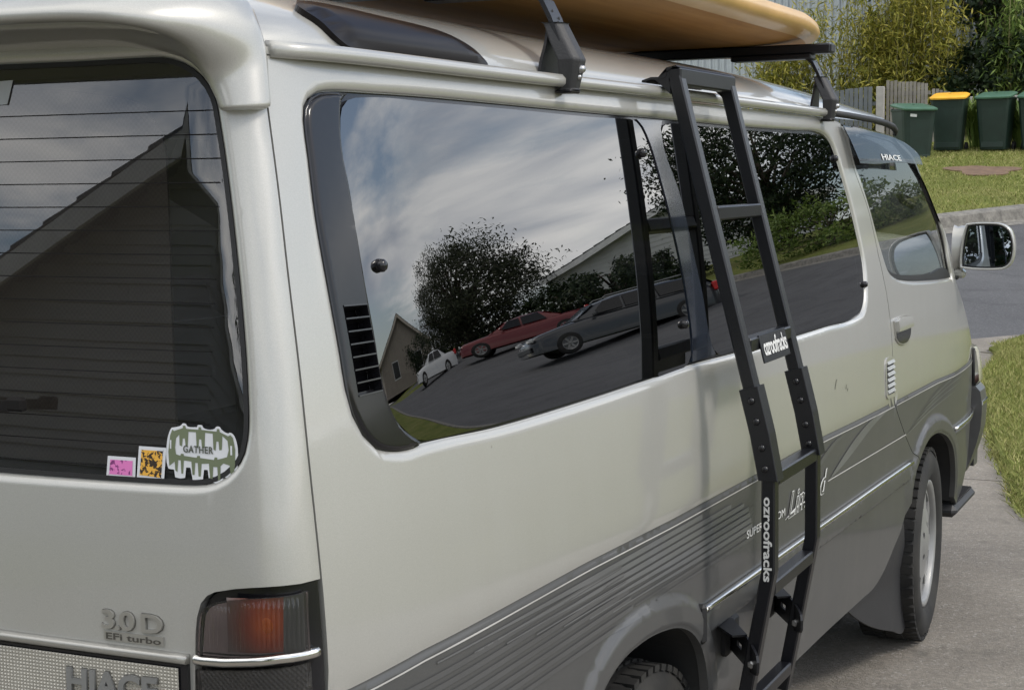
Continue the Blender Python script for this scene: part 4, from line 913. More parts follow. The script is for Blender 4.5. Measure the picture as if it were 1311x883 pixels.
def make_van_rear(van):
    # ---------------- tailgate with window and lamp openings
    rw = np.array(D['rear_win'])[1:]; rw = np.concatenate([[(.0, 1.6925), (.2, 1.692), (.36, 1.6915)], rw, [(.36, 1.179), (.18, 1.1785), (.0, 1.178)]])
    full = np.concatenate([rw, (rw*np.array([-1, 1]))[::-1][1:-1]])
    W = xz_loop(full, .014)
    lh = np.array([(.672, .80), (.673, .87), (.6747, .9358), (.6766, .983), (.6804, 1.0253), (.6865, 1.043), (.6954, 1.0533), (.7062, 1.0585), (.7328, 1.0645), (.7698, 1.0691)])
    ue = lambda z: float(side(yg(z), z)-RC+RC*np.pi/2)
    lr = resample(np.concatenate([np.stack([u_of(lh[:, 0], lh[:, 1]), lh[:, 1]], 1), [(ue(1.069)-.012, 1.0705), (ue(1.069)+.02, 1.0705), (ue(.8)+.02, .80)]]), .02, corner=40)
    zs = np.linspace(.62, 1.745, 40); re = np.stack([[ue(z)-.0005 for z in zs], zs], 1)
    # outer loop that steps round the lamp
    k = re[:, 1] > 1.0705
    rt = np.concatenate([[(ue(.62)*.9, .62), (ue(.62)*.9, .800)], [tuple(q) for q in lr if q[0] < ue(q[1])-.014 and q[1] > .801], [(ue(1.0705)-.0005, 1.0705)], re[k]])
    outer = np.concatenate([rt, (rt*np.array([-1, 1]))[::-1]])
    def G(a, b): return gate(a, b, roll(np.stack([a, b], 1), W, .013, .010)-.004*np.exp(-((b-.993)/.01)**2)*0)
    tg = panel('tailgate', G, outer, [W], .03, [M['paint']], van, .018, rings=ring_set(W, .013))
    rwin = panel('rear_window', lambda a, b: gate(a, b, -.0075), offset_loop(W, .002), [], .05, [M['rear_tint']], van, 0)
    panel('window_seal', lambda a, b: gate(a, b, -.0055), offset_loop(W, .0005), [offset_loop(W, .0065)], .05, [M['rubber']], rwin, .005)
    # printed black border on the inside of the pane, wider at the top
    inn = offset_loop(W, .02); inn = np.stack([inn[:, 0], np.minimum(inn[:, 1], 1.672)], 1)
    panel('border_print', lambda a, b: gate(a, b, -.0095), offset_loop(W, .005), [inn], .06, [M['gloss_black']], rwin, 0)
    for i in range(16):
        z = 1.625-.0285*i; u = np.linspace(-.60, .69, 40); mb = MB()
        A = gate(u, np.full(40, z+.0006), -.0068); B = gate(u, np.full(40, z-.0006), -.0068)
        mb.add(list(A)+list(B), [(j, j+1, 41+j, 40+j) for j in range(39)]); mb.build('demister_line', [M['matte_black']], rwin)
    # wiper
    mb = MB(); zz = np.array([1.2636, 1.2636, 1.2643, 1.2655, 1.267]); xx = np.array([-.05, .15, .32, .40, .442])
    P = gate(u_of(xx, zz), zz, .022); mb.sweep(P, [(-.004, -.007), (.004, -.007), (.003, .006), (-.003, .006)]); 
    mb.box(P[2]+[0, .004, -.002], (.10, .012, .02), bev=.003); mb.box(P[-1]+[-.012, .0, .001], (.026, .013, .017), bev=.003)
    mb.build('wiper', [M['matte_black']], rwin)
    # stickers on the glass
    def sticker(label, q, draw):
        root = bpy.data.objects.new('sticker', None)
        return root
    def on_glass(P2, off): return gate(u_of(P2[:, 0], P2[:, 1]), P2[:, 1], off)
    def flat(L, off, m, holes=(), par=None, name='sticker', h=.02):
        # L and holes in (u,z) already
        return panel(name, lambda a, b: gate(a, b, off), L, holes, h, m, par, 0)
    def toL(P2): P2 = np.array(P2, float); return np.stack([u_of(P2[:, 0], P2[:, 1]), P2[:, 1]], 1)
    white = [simple('sticker_white', (.74, .75, .78), .45)]; green = [simple('sticker_green', (.165, .195, .115), .5)]
    # the big green shape: unit coords (0..1 across, 0..1 up) on its quad
    q = np.array([(.6305, 1.2545), (.7290, 1.2545), (.7325, 1.1865), (.6325, 1.1858)])
    def U(pts): pts = np.array(pts, float); return toL(bil(q, pts[:, 0], pts[:, 1]))
    outl = [(.03, .20), (.005, .30), (.0, .55), (.03, .80), (.075, .915), (.12, .925), (.21, .965), (.225, .995), (.275, .995), (.295, .955), (.43, .945), (.445, .985), (.505, .985), (.52, .945), (.68, .935), (.70, .972), (.755, .972), (.775, .93), (.87, .87), (.89, .885), (.935, .86), (.985, .72), (1.0, .50), (.985, .25), (.965, .13), (.90, .09), (.80, .12), (.77, .02), (.70, .0), (.60, .025), (.58, .22), (.53, .22), (.51, .03), (.44, .02), (.37, .035), (.34, .24), (.28, .24), (.265, .06), (.20, .045), (.125, .06), (.11, .19)]
    big = flat(resample(U(outl), .003, smooth=True, corner=60), -.0058, white, par=rwin); big['label'] = 'white edged green sticker reading GATHER'
    g1 = [(.045, .25), (.03, .5), (.055, .78), (.085, .885), (.11, .86), (.235, .92), (.235, .96), (.27, .96), (.28, .91), (.455, .905), (.46, .95), (.49, .95), (.50, .905), (.71, .89), (.715, .935), (.745, .935), (.755, .885), (.87, .82), (.90, .845), (.935, .80), (.965, .6), (.96, .35), (.935, .15), (.90, .14), (.885, .32), (.80, .35), (.76, .30), (.755, .06), (.725, .05), (.715, .28), (.66, .28), (.65, .07), (.615, .08), (.60, .33), (.50, .32), (.485, .10), (.455, .10), (.445, .33), (.41, .33), (.40, .12), (.37, .12), (.355, .35), (.25, .36), (.24, .13), (.215, .13), (.205, .36), (.17, .36), (.16, .15), (.13, .18), (.12, .33)]
    hole = [(.14, .46), (.125, .58), (.14, .74), (.185, .80), (.19, .62), (.225, .60), (.235, .74), (.265, .74), (.275, .60), (.305, .62), (.315, .86), (.42, .86), (.43, .60), (.455, .58), (.465, .74), (.495, .74), (.505, .59), (.54, .60), (.55, .86), (.655, .85), (.665, .58), (.695, .56), (.705, .72), (.735, .72), (.745, .57), (.78, .58), (.79, .82), (.86, .74), (.875, .58), (.85, .46), (.72, .41), (.715, .445), (.68, .445), (.67, .40), (.48, .42), (.475, .455), (.44, .455), (.43, .42), (.25, .44), (.245, .475), (.21, .475), (.20, .44)]
    flat(resample(U(g1), .003, smooth=False), -.0054, green, [resample(U(hole), .003, smooth=False)], big, 'print')
    for a, b in (((.055, .55), (.075, .70)), ((.90, .50), (.925, .66))):
        flat(U([(a[0], a[1]), (b[0], a[1]), (b[0], b[1]), (a[0], b[1])]), -.0050, white, par=big, name='print')
    text_on('sticker_lettering', 'GATHER', lambda u, v, w: (lambda p2: gate(u_of(p2[:, 0], p2[:, 1]), p2[:, 1], -.0048+w))(bil(q, .245+.42*u, .50+.125*v)), [simple('ink', (.09, .10, .08), .5)], big, .0002, .022, space=1.12)
    for nm, lab, key, mat in (('sticker', 'orange and black patterned sticker', 'st_orange', 'o'), ('sticker', 'small pink sticker with purple print', 'st_pink', 'p'), ('sticker', 'pale paper label at the upper edge', 'st_white', 'w')):
        qq = np.array(D[key]); 
        if mat == 'w': qq = np.array([(.325, 1.669), (.3749, 1.6705), (.3680, 1.6403), (.325, 1.639)])
        L = resample(toL(qq), .004, smooth=False); s_ = flat(L, -.0058, white if mat != 'w' else [simple('paper_label', (.42, .44, .46), .5)], par=rwin); s_['label'] = lab
        if mat == 'w': continue
        t = NT('print_'+mat); v = t.noise(190 if mat == 'o' else 150, 3, .5, dist=.6)
        if mat == 'o': t.set(Base_Color=t.ramp(v, [(.47, (.03, .018, .012)), (.50, (.78, .42, .06))]), Roughness=.5)
        else: t.set(Base_Color=t.ramp(v, [(.40, (.20, .03, .16)), (.44, (.72, .20, .50))]), Roughness=.5)
        flat(offset_loop(L, .0042), -.0054, [t.m], par=s_, name='print')
    # mesh shade hung inside the window
    mb = MB(); x1 = .552
    pts = [(-x1, 1.150), (x1-.006, 1.150), (x1, 1.25), (x1+.001, 1.54), (x1-.006, 1.60), (x1-.03, 1.636), (x1-.09, 1.650), (-x1+.09, 1.650), (-x1, 1.60)]
    L = resample(pts, .03, corner=70)
    panel('window_shade', lambda a, b: np.stack([a, np.full_like(a, -3.575)+.006*np.sin(a*31+b*9), b], 1), L, [], .02, [M['shade']], van, .004)
    # ---------------- spoiler round the head of the tailgate
    n = 10
    Lx = [0, .2, .36, .44, .52, .60, .638, .664, .679, .689]; Lz = [1.704, 1.704, 1.703, 1.703, 1.702, 1.693, 1.682, 1.664, 1.642, 1.622]
    Ex = [0, .2, .38, .50, .59, .665, .71, .74, .755, .765]; Ez = [1.724, 1.724, 1.724, 1.724, 1.723, 1.717, 1.706, 1.68, 1.65, 1.622]; Ey = [-3.815, -3.815, -3.81, -3.805, -3.795, -3.77, -3.74, -3.71, -3.68, -3.66]
    Rx = [0, .2, .4, .52, .60, .655, .688, .706, .716, .726]; Rz = [1.825, 1.825, 1.82, 1.81, 1.795, 1.776, 1.755, 1.727, 1.69, 1.622]
    s = np.linspace(0, 9, 64); I = lambda a: pchip(s, np.arange(10), a)
    lx, lz, ex, ez, ey, rx, rz = map(I, (Lx, Lz, Ex, Ez, Ey, Rx, Rz)); f = np.clip((s-5)/4, 0, 1)[:, None]
    Lp = gate(u_of(lx, lz), lz, .002); E_ = np.stack([ex, ey, ez], 1); Rp = np.stack([rx, -3.612+.02*(1-f[:, 0]), rz], 1)
    up = np.array([0, 0, 1.])*(1-f)+np.array([1., 0, 0])*f*.35
    secs = [Lp+[0, .03, 0], Lp+(Lp-E_)*.0]
    gz = lambda t, o: gate(u_of(lx, lz)*(1-t)+np.array([ue(q) for q in lz])*t, lz*(1-t)+np.maximum(rz, lz)*t, o)
    c1 = Lp*.45+E_*.55+up*.012*(1-f); secs += [c1, E_*.96+Lp*.04-up*.004, E_+[0, -.002, 0]+up*.004, E_+[0, .004, 0]+up*.016]
    T = (E_+Rp)/2+up*.026+[0, -.012, 0]; T2 = E_*.22+Rp*.78+up*.014+np.array([0, -.006, 0]); secs += [E_*.8+Rp*.2+up*.024, T, T2, Rp]
    g = sst((s-4.5)/3.5)[:, None]; crn = [gz(0, -.012), gz(0, .004), gz(.03, .013), gz(.10, .019), gz(.20, .021), gz(.34, .022), gz(.50, .021), gz(.68, .018), gz(.86, .014), gz(.995, .006)]
    secs = [a*(1-g)+b*g for a, b in zip(secs, crn)]
    k = len(secs); V = []; F = []
    half = np.stack(secs, 1)                                         # 64 x k x 3
    allp = np.concatenate([half[::-1][:-1]*np.array([-1, 1, 1]), half]); nn = len(allp)
    for i in range(nn): V += list(allp[i])
    for i in range(nn-1):
        for j in range(k-1): F.append((i*k+j, (i+1)*k+j, (i+1)*k+j+1, i*k+j+1))
    F.append(tuple(range(k))); F.append(tuple((nn-1)*k+j for j in range(k))[::-1])
    mb = MB(); mb.add(V, F, 0, True); sp = mb.build('spoiler', [M['paint']], van)
    sp.data.polygons.foreach_set('use_smooth', [len(p.vertices) == 4 for p in sp.data.polygons])
    bv = sp.modifiers.new('sub', 'SUBSURF'); bv.levels = bv.render_levels = 1
    # ---------------- tail lamps
    for sg in (1, -1):
        S = lambda f: (lambda a, b: f(a, b)*np.array([sg, 1, 1]))
        lu = lambda pts, **kk: resample(toL(pts), .006, **kk)
        base = np.concatenate([lr[(lr[:, 0] < ue(1.05))], []]) if False else lr.copy(); base[:, 0] = np.minimum(base[:, 0], [ue(z)-.003 for z in base[:, 1]])
        lamp = panel('tail_lamp', S(lambda a, b: gate(a, b, -.012+.010*np.clip((a-.74)/.09, 0, 1))), offset_loop(base, .001), [], .03, [M['gloss_black']], van, .012)
        top = lu(D['lamp_top']); bk = offset_loop(top, .002)
        def rib(a, b): return .0024*np.abs(np.sin(np.pi*a/.0052))*np.clip(dist_poly(np.stack([a, b], 1), top)/.006-.6, 0, 1)+.004
        panel('lens', S(lambda a, b: gate(a, b, .0025+rib(a, b))), top, [], (.00135, .008), [M['lens']], lamp, .006)
        panel('lamp_reflector', S(lambda a, b: gate(a, b, -.002)), bk, [], .01, [M['lamp_back']], lamp, 0)
        oc = np.array(D['lamp_orange']).copy(); oc[0, 0] -= .028; oc[3, 0] -= .028
        ot = offset_loop(lu(oc, smooth=False), .001)
        panel('amber_glow_plate', S(lambda a, b: gate(a, b, .0006)), ot, [], .01, [M['amber_painted_glow']], lamp, 0)  # amber backing that carries the painted bulb glow
        mb = MB(); p = (gate([u_of(.7735, 1.024)], [1.024], .001)*np.array([sg, 1, 1]))[0]
        mb.lathe([(0, -.0016), (.004, -.0015), (.008, -.001), (.0095, 0)], p, 'y', 24); ob = mb.build('bulb', [M['amber']], lamp)
        gr = np.array([(.7905, 1.0572), (.7986, 1.0583), (.8064, 1.0605), (.8075, 1.029), (.809, .9888), (.7905, .9874)])
        panel('clear_side', S(lambda a, b: gate(a, b, .0009)), lu(gr, smooth=False), [], .01, [simple('grey_glass_back', (.10, .115, .11), .3)], lamp, 0)
        cp = np.array(D['lamp_chrome']); u = np.interp(np.linspace(0, 1, 40), np.linspace(0, 1, 6), u_of(cp[:, 0], cp[:, 1])); z = np.interp(np.linspace(0, 1, 40), np.linspace(0, 1, 6), cp[:, 1])
        C = gate(u, z, .004)*np.array([sg, 1, 1]); nrm = (gate(u, z, 1.0)-gate(u, z, 0))*np.array([sg, 1, 1])
        mb = MB(); mb.sweep(C, [(-.0062, -.006), (-.0062, .001), (-.003, .0045), (.003, .0045), (.0062, .001), (.0062, -.006)], frames=[(np.array([0, 0, 1.]), q_) for q_ in nrm], sm=True); mb.build('chrome_strip', [M['chrome']], lamp)
        low = lu([(.679, .962), (.7298, .9667), (.7853, .9739), (.8114, .9771), (.8145, .90), (.815, .80), (.677, .80)], smooth=False)
        panel('lens', S(lambda a, b: gate(a, b, .003+.0012*np.abs(np.sin(np.pi*a/.0052)))), low, [], (.0013, .01), [M['lens']], lamp, .006)
        panel('lamp_reflector', S(lambda a, b: gate(a, b, -.002+.0015*np.sin(2*np.pi*b/.007)*np.sin(2*np.pi*a/.007))), offset_loop(low, .002), [], (.0018, .0018), [simple('grey_reflector', (.16, .165, .16), .3, .4)], lamp, 0)
    # ---------------- reflector garnish across the tailgate
    def ug(x): return u_of(np.array(x), np.full(len(x), .96))
    fr = np.array([(-.669, .9675), (.669, .9665), (.669, .815), (-.669, .815)]); fr = np.stack([u_of(fr[:, 0], fr[:, 1]), fr[:, 1]], 1)
    gar = panel('rear_garnish', lambda a, b: gate(a, b, .006), resample(fr, .05, smooth=False), [], .06, [M['gloss_black']], van, .012)
    nx, nz = 256, 30; us = np.linspace(-.658, .658, 2*nx+1); zs = np.linspace(.832, .9625, 2*nz+1)
    UU, ZZ = np.meshgrid(us, zs, indexing='ij'); ii, jj = np.meshgrid(np.arange(2*nx+1), np.arange(2*nz+1), indexing='ij')
    off = .0085+.0022*((ii % 2 == 1) & (jj % 2 == 1)); V = gate(UU.ravel(), ZZ.ravel(), off.ravel()); m_ = 2*nz+1
    idx = np.arange(len(V)).reshape(2*nx+1, m_); F = []
    for i in range(nx):
        for j in range(nz):
            a = idx[2*i:2*i+3, 2*j:2*j+3]; c = a[1, 1]; rg_ = [a[0, 0], a[1, 0], a[2, 0], a[2, 1], a[2, 2], a[1, 2], a[0, 2], a[0, 1]]
            F += [(rg_[k_], rg_[(k_+1) % 8], c) for k_ in range(8)]
    me = bpy.data.meshes.new('prism_lens'); me.from_pydata(V.tolist(), [], [tuple(map(int, f_)) for f_ in F]); o = link('prism_lens', me, [M['reflector']], gar, False); o['kind'] = 'stuff'
    xs = np.linspace(-.669, .669, 60); z = .9735+.0015*(1-(xs/.67)**2); C = gate(u_of(xs, z), z, .008)
    mb = MB(); mb.sweep(C, [(-.0056, -.012), (-.0056, .001), (-.003, .004), (.003, .004), (.0056, .001), (.0056, -.012)], frames=[(np.array([0, 0, 1.]), np.array([0, -1., 0])) for _ in C], sm=True)
    mb.build('chrome_strip', [M['badge']], gar)
    def gm(quad, off):
        quad = np.array(quad)
        return lambda u, v, w: (lambda p2: gate(u_of(p2[:, 0], p2[:, 1]), p2[:, 1], off+w))(bil(quad, u, v))
    text_on('name_lettering', 'HIACE', gm([(.497, .9475), (.630, .9475), (.630, .9135), (.497, .9135)], .0095), [M['hub']], gar, .004, .03, space=1.0)
    text_on('name_shade_outline', 'HIACE', gm([(.4955, .949), (.6315, .949), (.6315, .912), (.4955, .912)], .0092), [M['badge_shade_outline']], gar, .0016, .042, space=1.0)  # bolder dark copy behind the name paints its edge shade
    # badge on the tailgate
    text_on('badge_lettering', '3.0 D', gm([(.5455, 1.0235), (.6335, 1.0235), (.6335, .9995), (.5455, .9995)], .0004), [M['badge']], tg, .0035, .022, space=.88)
    text_on('badge_shade_outline', '3.0 D', gm([(.5445, 1.0243), (.6345, 1.0243), (.6345, .9985), (.5445, .9985)], .0001), [M['badge_shade_outline']], tg, .0010, .034, space=.88)  # bolder dark copy behind the badge paints its edge shade
    bx = xz_loop([(.547, .9965), (.6335, .9965), (.6335, .9852), (.547, .9852)], .01, smooth=False)
    panel('badge_plate', lambda a, b: gate(a, b, .0022), bx, [], .03, [M['badge']], tg, .002)
    text_on('badge_lettering', 'EFi turbo', gm([(.5505, .9948), (.6300, .9948), (.6300, .9867), (.5505, .9867)], .0024), [simple('badge_ink', (.07, .065, .055), .5)], tg, .0005, .012)
    # rear bumper, mostly below the frame
    mb = MB(); xs = np.linspace(-.80, .80, 41); C = np.stack([xs, hatch(xs*.97, .7)-.055+.03*(np.abs(xs)/.8)**6, np.full(41, .60)], 1)
    mb.sweep(C, [(-.05, -.16), (.04, -.16), (.06, -.08), (.06, .15), (.03, .20), (-.05, .20)], frames=[(np.array([0, -1., 0]), np.array([0, 0, 1.])) for _ in C]); mb.build('rear_bumper', [M['paint2']], van)
    # dark sheet behind the lower tailgate
    return tg
def make_van_front(van, two):
    # A-pillar line and nose on the driver's side carried across by bulged sheets
    pil = np.array([(-.22, 1.657), (-.05, 1.600), (.06, 1.552), (.15, 1.50), (.245, 1.42), (.345, 1.33), (.392, 1.25), (.425, 1.17), (.50, 1.11)])
    nose = np.array([(.50, 1.11), (.66, 1.005), (.85, .905), (.985, .845), (1.02, .76), (1.035, .66), (1.03, .50), (.98, .40)])
    def loft(line, bulge, uu):
        c = resample(line, .04, False); V = []
        for y, z in c:
            b = float(side(np.array(y), np.array(z)))
            for u in uu: V.append((u*(b-.004), y+bulge*(1-abs(u)**2.6), z+.012*(1-u*u)))
        return c, V
    uu = np.sin(np.linspace(-np.pi/2, np.pi/2, 41)); n = len(uu)
    def sheet(name, line, bulge, mats, smooth=True, mf=None, par=van):
        c, V = loft(line, bulge, uu); F = [(i*n+j, i*n+j+1, (i+1)*n+j+1, (i+1)*n+j) for i in range(len(c)-1) for j in range(n-1)]
        mb = MB(); mb.add(V, F, 0, smooth); o = mb.build(name, mats, par)
        if mf: o.data.polygons.foreach_set('material_index', [int(mf(p.center)) for p in o.data.polygons])
        return o
    sheet('nose_panel', nose, .16, [M['paint'], M['paint2']], mf=lambda c: c[2] < .84)
    # windscreen: inner part of the sheet is glass, the outer strips are the pillars
    c, V = loft(pil, .13, uu); V = np.array(V).reshape(len(c), n, 3)
    k = 3
    def sub(j0, j1): return V[:, j0:j1+1]
    def addgrid(nm, A, m, par, off=0):
        r, s_ = A.shape[:2]; mb = MB(); mb.add((A+off).reshape(-1, 3), [(i*s_+j, i*s_+j+1, (i+1)*s_+j+1, (i+1)*s_+j) for i in range(r-1) for j in range(s_-1)], 0, True); return mb.build(nm, m, par)
    ws = addgrid('windscreen', sub(k, n-1-k), [M['clear']], van)
    for j0, j1 in ((0, k), (n-1-k, n-1)): addgrid('windscreen_pillar', sub(j0, j1), [M['gloss_black']], van)
    # headlamp wrapping the corner
    def corner(y, z, off):
        b = float(side(np.array(y), np.array(z))); return (b+off, y, z)
    for sg in (1, -1):
        mb = MB(); pts = []
        for z, o in ((.875, .002), (.86, .012), (.80, .020), (.745, .024), (.73, .010)):
            for y, e in ((.962, .004), (.985, .012), (1.03, .016), (1.09, .004), (1.16, -.05), (1.19, -.16)):
                b = float(side(np.array(min(y, 1.0)), np.array(z))); pts.append((sg*(b+min(o, o*.6+.012)+e-.3*max(0, y-1.03)), y, z))
        mb.add(pts, [(i*6+j, i*6+j+1, (i+1)*6+j+1, (i+1)*6+j) for i in range(4) for j in range(5)], 0, True)
        hl = mb.build('headlamp', [simple('headlamp_lens', (.55, .53, .44), .15, 0, .6)], van)
        mb = MB(); p0 = [(sg*float(side(np.array(.955), np.array(z))+.006), .955, z) for z in (.872, .80, .735)]; mb.tube(p0, .006, 8); mb.build('lamp_edge', [M['rubber']], hl)
        mb = MB(); mb.box((sg*.806, 1.02, .748), (.026, .06, .028), bev=.01); mb.build('marker_lamp', [simple('marker_red', (.42, .24, .20), .25)], hl)
        # bumper corner
        ys = np.array([.955, .960, 1.0, 1.05, 1.10, 1.16, 1.20, 1.22]); V = []
        for y in ys:
            for z, o in ((.725, .004), (.705, .022), (.66, .030), (.62, .030), (.56, .026), (.50, .012), (.43, -.010), (.38, -.035)):
                V.append((sg*(.806+(o if y > .957 else -.03)-2.2*max(0, y-1.06)**2-.9*max(0, y-1.15)), y, z))
        mb = MB(); mb.add(V, [(i*8+j, i*8+j+1, (i+1)*8+j+1, (i+1)*8+j) for i in range(7) for j in range(7)], 0, False); bp = mb.build('front_bumper', [M['paint2']], van)
        mb = MB(); mb.sweep([(sg*(.836-2.2*max(0, y-1.06)**2-.9*max(0, y-1.15)), y, .655+.004) for y in ys[1:]], [(-.008, -.004), (.008, -.004), (.006, .004), (-.006, .004)], frames=[(np.array([0, 0, 1.]), np.array([sg*1., 0, 0]))]*7); mb.build('chrome_strip', [M['chrome']], bp)
    mb = MB(); xs = np.linspace(-.78, .78, 21); C = np.stack([xs, 1.22+.06*(1-(xs/.78)**4), np.full(21, .55)], 1)
    mb.sweep(C, [(-.08, -.17), (0, -.17), (.02, -.05), (.02, .13), (-.08, .17)], frames=[(np.array([0, 1., 0]), np.array([0, 0, 1.])) for _ in C]); mb.build('front_bumper', [M['paint2']], van)
    # step with ridged tread
    st = MB(); st.box((.795, .60, .345), (.10, .40, .045), bev=.018); so = st.build('side_step', [M['plastic']], van)
    for i in range(14):
        mb = MB(); mb.box((.80, .44+.024*i, .370), (.075, .010, .008), bev=.003); mb.build('tread_rib', [M['rubber']], so)
    # ---------------- door mirror, driver's side
    hd = empty('door_mirror', (.93, .45, 1.285), 0, van)
    out = np.array([(-.097, -.077), (-.097, -.03), (-.085, .055), (-.078, .078), (-.055, .0815), (0, .083), (.045, .078), (.07, .060), (.085, .020), (.087, -.02), (.078, -.058), (.06, -.076), (.03, -.0815), (-.06, -.081)])
    out = resample(out, .012)
    rings_ = []
    for k_, (sc, dy) in enumerate(((.90, .006), (.93, -.012), (.97, -.016), (1.0, -.010), (1.0, .02), (.96, .06), (.86, .095), (.6, .118), (.2, .125))):
        ctr = np.array([-.0, 0]); rings_.append(np.stack([out[:, 0]*sc, np.full(len(out), dy), out[:, 1]*sc], 1))
    mb = MB(); k_ = len(out); V = np.concatenate(rings_); F = [(i*k_+j, i*k_+(j+1) % k_, (i+1)*k_+(j+1) % k_, (i+1)*k_+j) for i in range(len(rings_)-1) for j in range(k_)]; F.append(tuple((len(rings_)-1)*k_+j for j in range(k_)))
    mb.add(V, F, 0, True); mb.build('mirror_housing', [M['paint']], hd)
    inn = out*.915
    pn = panel('mirror_frame', lambda a, b: np.stack([a, np.full_like(a, -.004), b], 1), out*.94, [out*.86], .05, [M['gloss_black']], hd, .01)
    c_, s_ = math.cos(rad(4)), math.sin(rad(4))
    panel('mirror_glass', lambda a, b: np.stack([a, .003+a*.035+.03*b+.05*(a*a+b*b), b], 1), out*.88, [], .03, [M['mirror']], hd, 0)
    # stalk between mirror and pillar
    mb = MB(); V = []
    for f_, (cx, hz, hy, cz) in enumerate(((-.125, .085, .05, -.012), (-.112, .078, .045, -.012), (-.098, .074, .04, -.004), (-.082, .070, .035, 0))):
        for a in np.linspace(0, 2*np.pi, 16, endpoint=False): V.append((cx, .035+hy*math.cos(a), cz+hz*math.sin(a)))
    mb.add(V, [(i*16+j, i*16+(j+1) % 16, (i+1)*16+(j+1) % 16, (i+1)*16+j) for i in range(3) for j in range(16)], 0, True)
    mb.box((-.105, .03, -.098), (.045, .05, .032), bev=.01); mb.build('mirror_stalk', [M['paint']], hd)
    mb = MB(); mb.box((-.118, .0, -.112), (.03, .03, .012), bev=.003); mb.build('stalk_foot', [M['rubber']], hd)
    # ---------------- underbody and cabin
    mb = MB(); mb.box((0, -1.25, .40), (1.36, 4.5, .10)); mb.box((0, -1.3, .32), (.9, 4.2, .12)); mb.build('underbody', [M['inner']], van)
    mb = MB(); mb.box((0, -1.35, .47), (1.56, 4.45, .03)); mb.build('cabin_floor', [M['inner']], van)
    mb = MB(); mb.box((0, -3.2, .62), (1.5, .6, .3), bev=.05); mb.box((0, -1.9, .72), (1.3, .9, .45), bev=.05); mb.build('rear_bench', [M['inner']], van)
    for sg in (1, -1):
        mb = MB(); mb.box((sg*.40, -.42, .90), (.50, .50, .16), bev=.05); mb.box((sg*.40, -.70, 1.22), (.48, .14, .60), rot=((1, 0, 0), (0, .97, .22), (0, -.22, .97)), bev=.05); mb.box((sg*.40, -.80, 1.58), (.25, .09, .16), bev=.03); mb.build('front_seat', [M['seat']], van)
    mb = MB(); mb.box((0, .42, 1.06), (1.50, .26, .22), bev=.05); mb.build('dashboard', [M['plastic']], van)
    mb = MB(); c0 = np.array([.40, .12, 1.235]); ax = np.array([0, -.62, .78]); e1 = np.array([1., 0, 0]); e2 = np.cross(ax, e1)
    P = [c0+.195*(math.cos(t)*e1+math.sin(t)*e2) for t in np.linspace(0, 2*math.pi, 41)]
    mb.sweep(P, [(.013*math.cos(a), .013*math.sin(a)) for a in np.linspace(0, 2*math.pi, 8, endpoint=False)], frames=[(ax, (p_-c0)/.195) for p_ in P], cap=False, sm=True)
    for t in (0.1, math.pi-.1, -math.pi/2): mb.tube([c0-ax*.02, c0+.19*(math.cos(t)*e1+math.sin(t)*e2)], .016, 8)
    mb.lathe([(0, .03), (.05, .025), (.055, -.03)], c0-ax*.02, 'z', 16); mb.tube([c0-ax*.02, c0-ax*.30], .03, 10); mb.build('steering_wheel', [M['plastic']], van)
    mb = MB(); mb.tube([(.655, .30, 1.575), (.640, .26, 1.54), (.648, .25, 1.493), (.672, .25, 1.448), (.700, .26, 1.430), (.722, .30, 1.45)], [.010, .013, .014, .014, .013, .010], 10); mb.build('grab_handle', [M['plastic']], van)
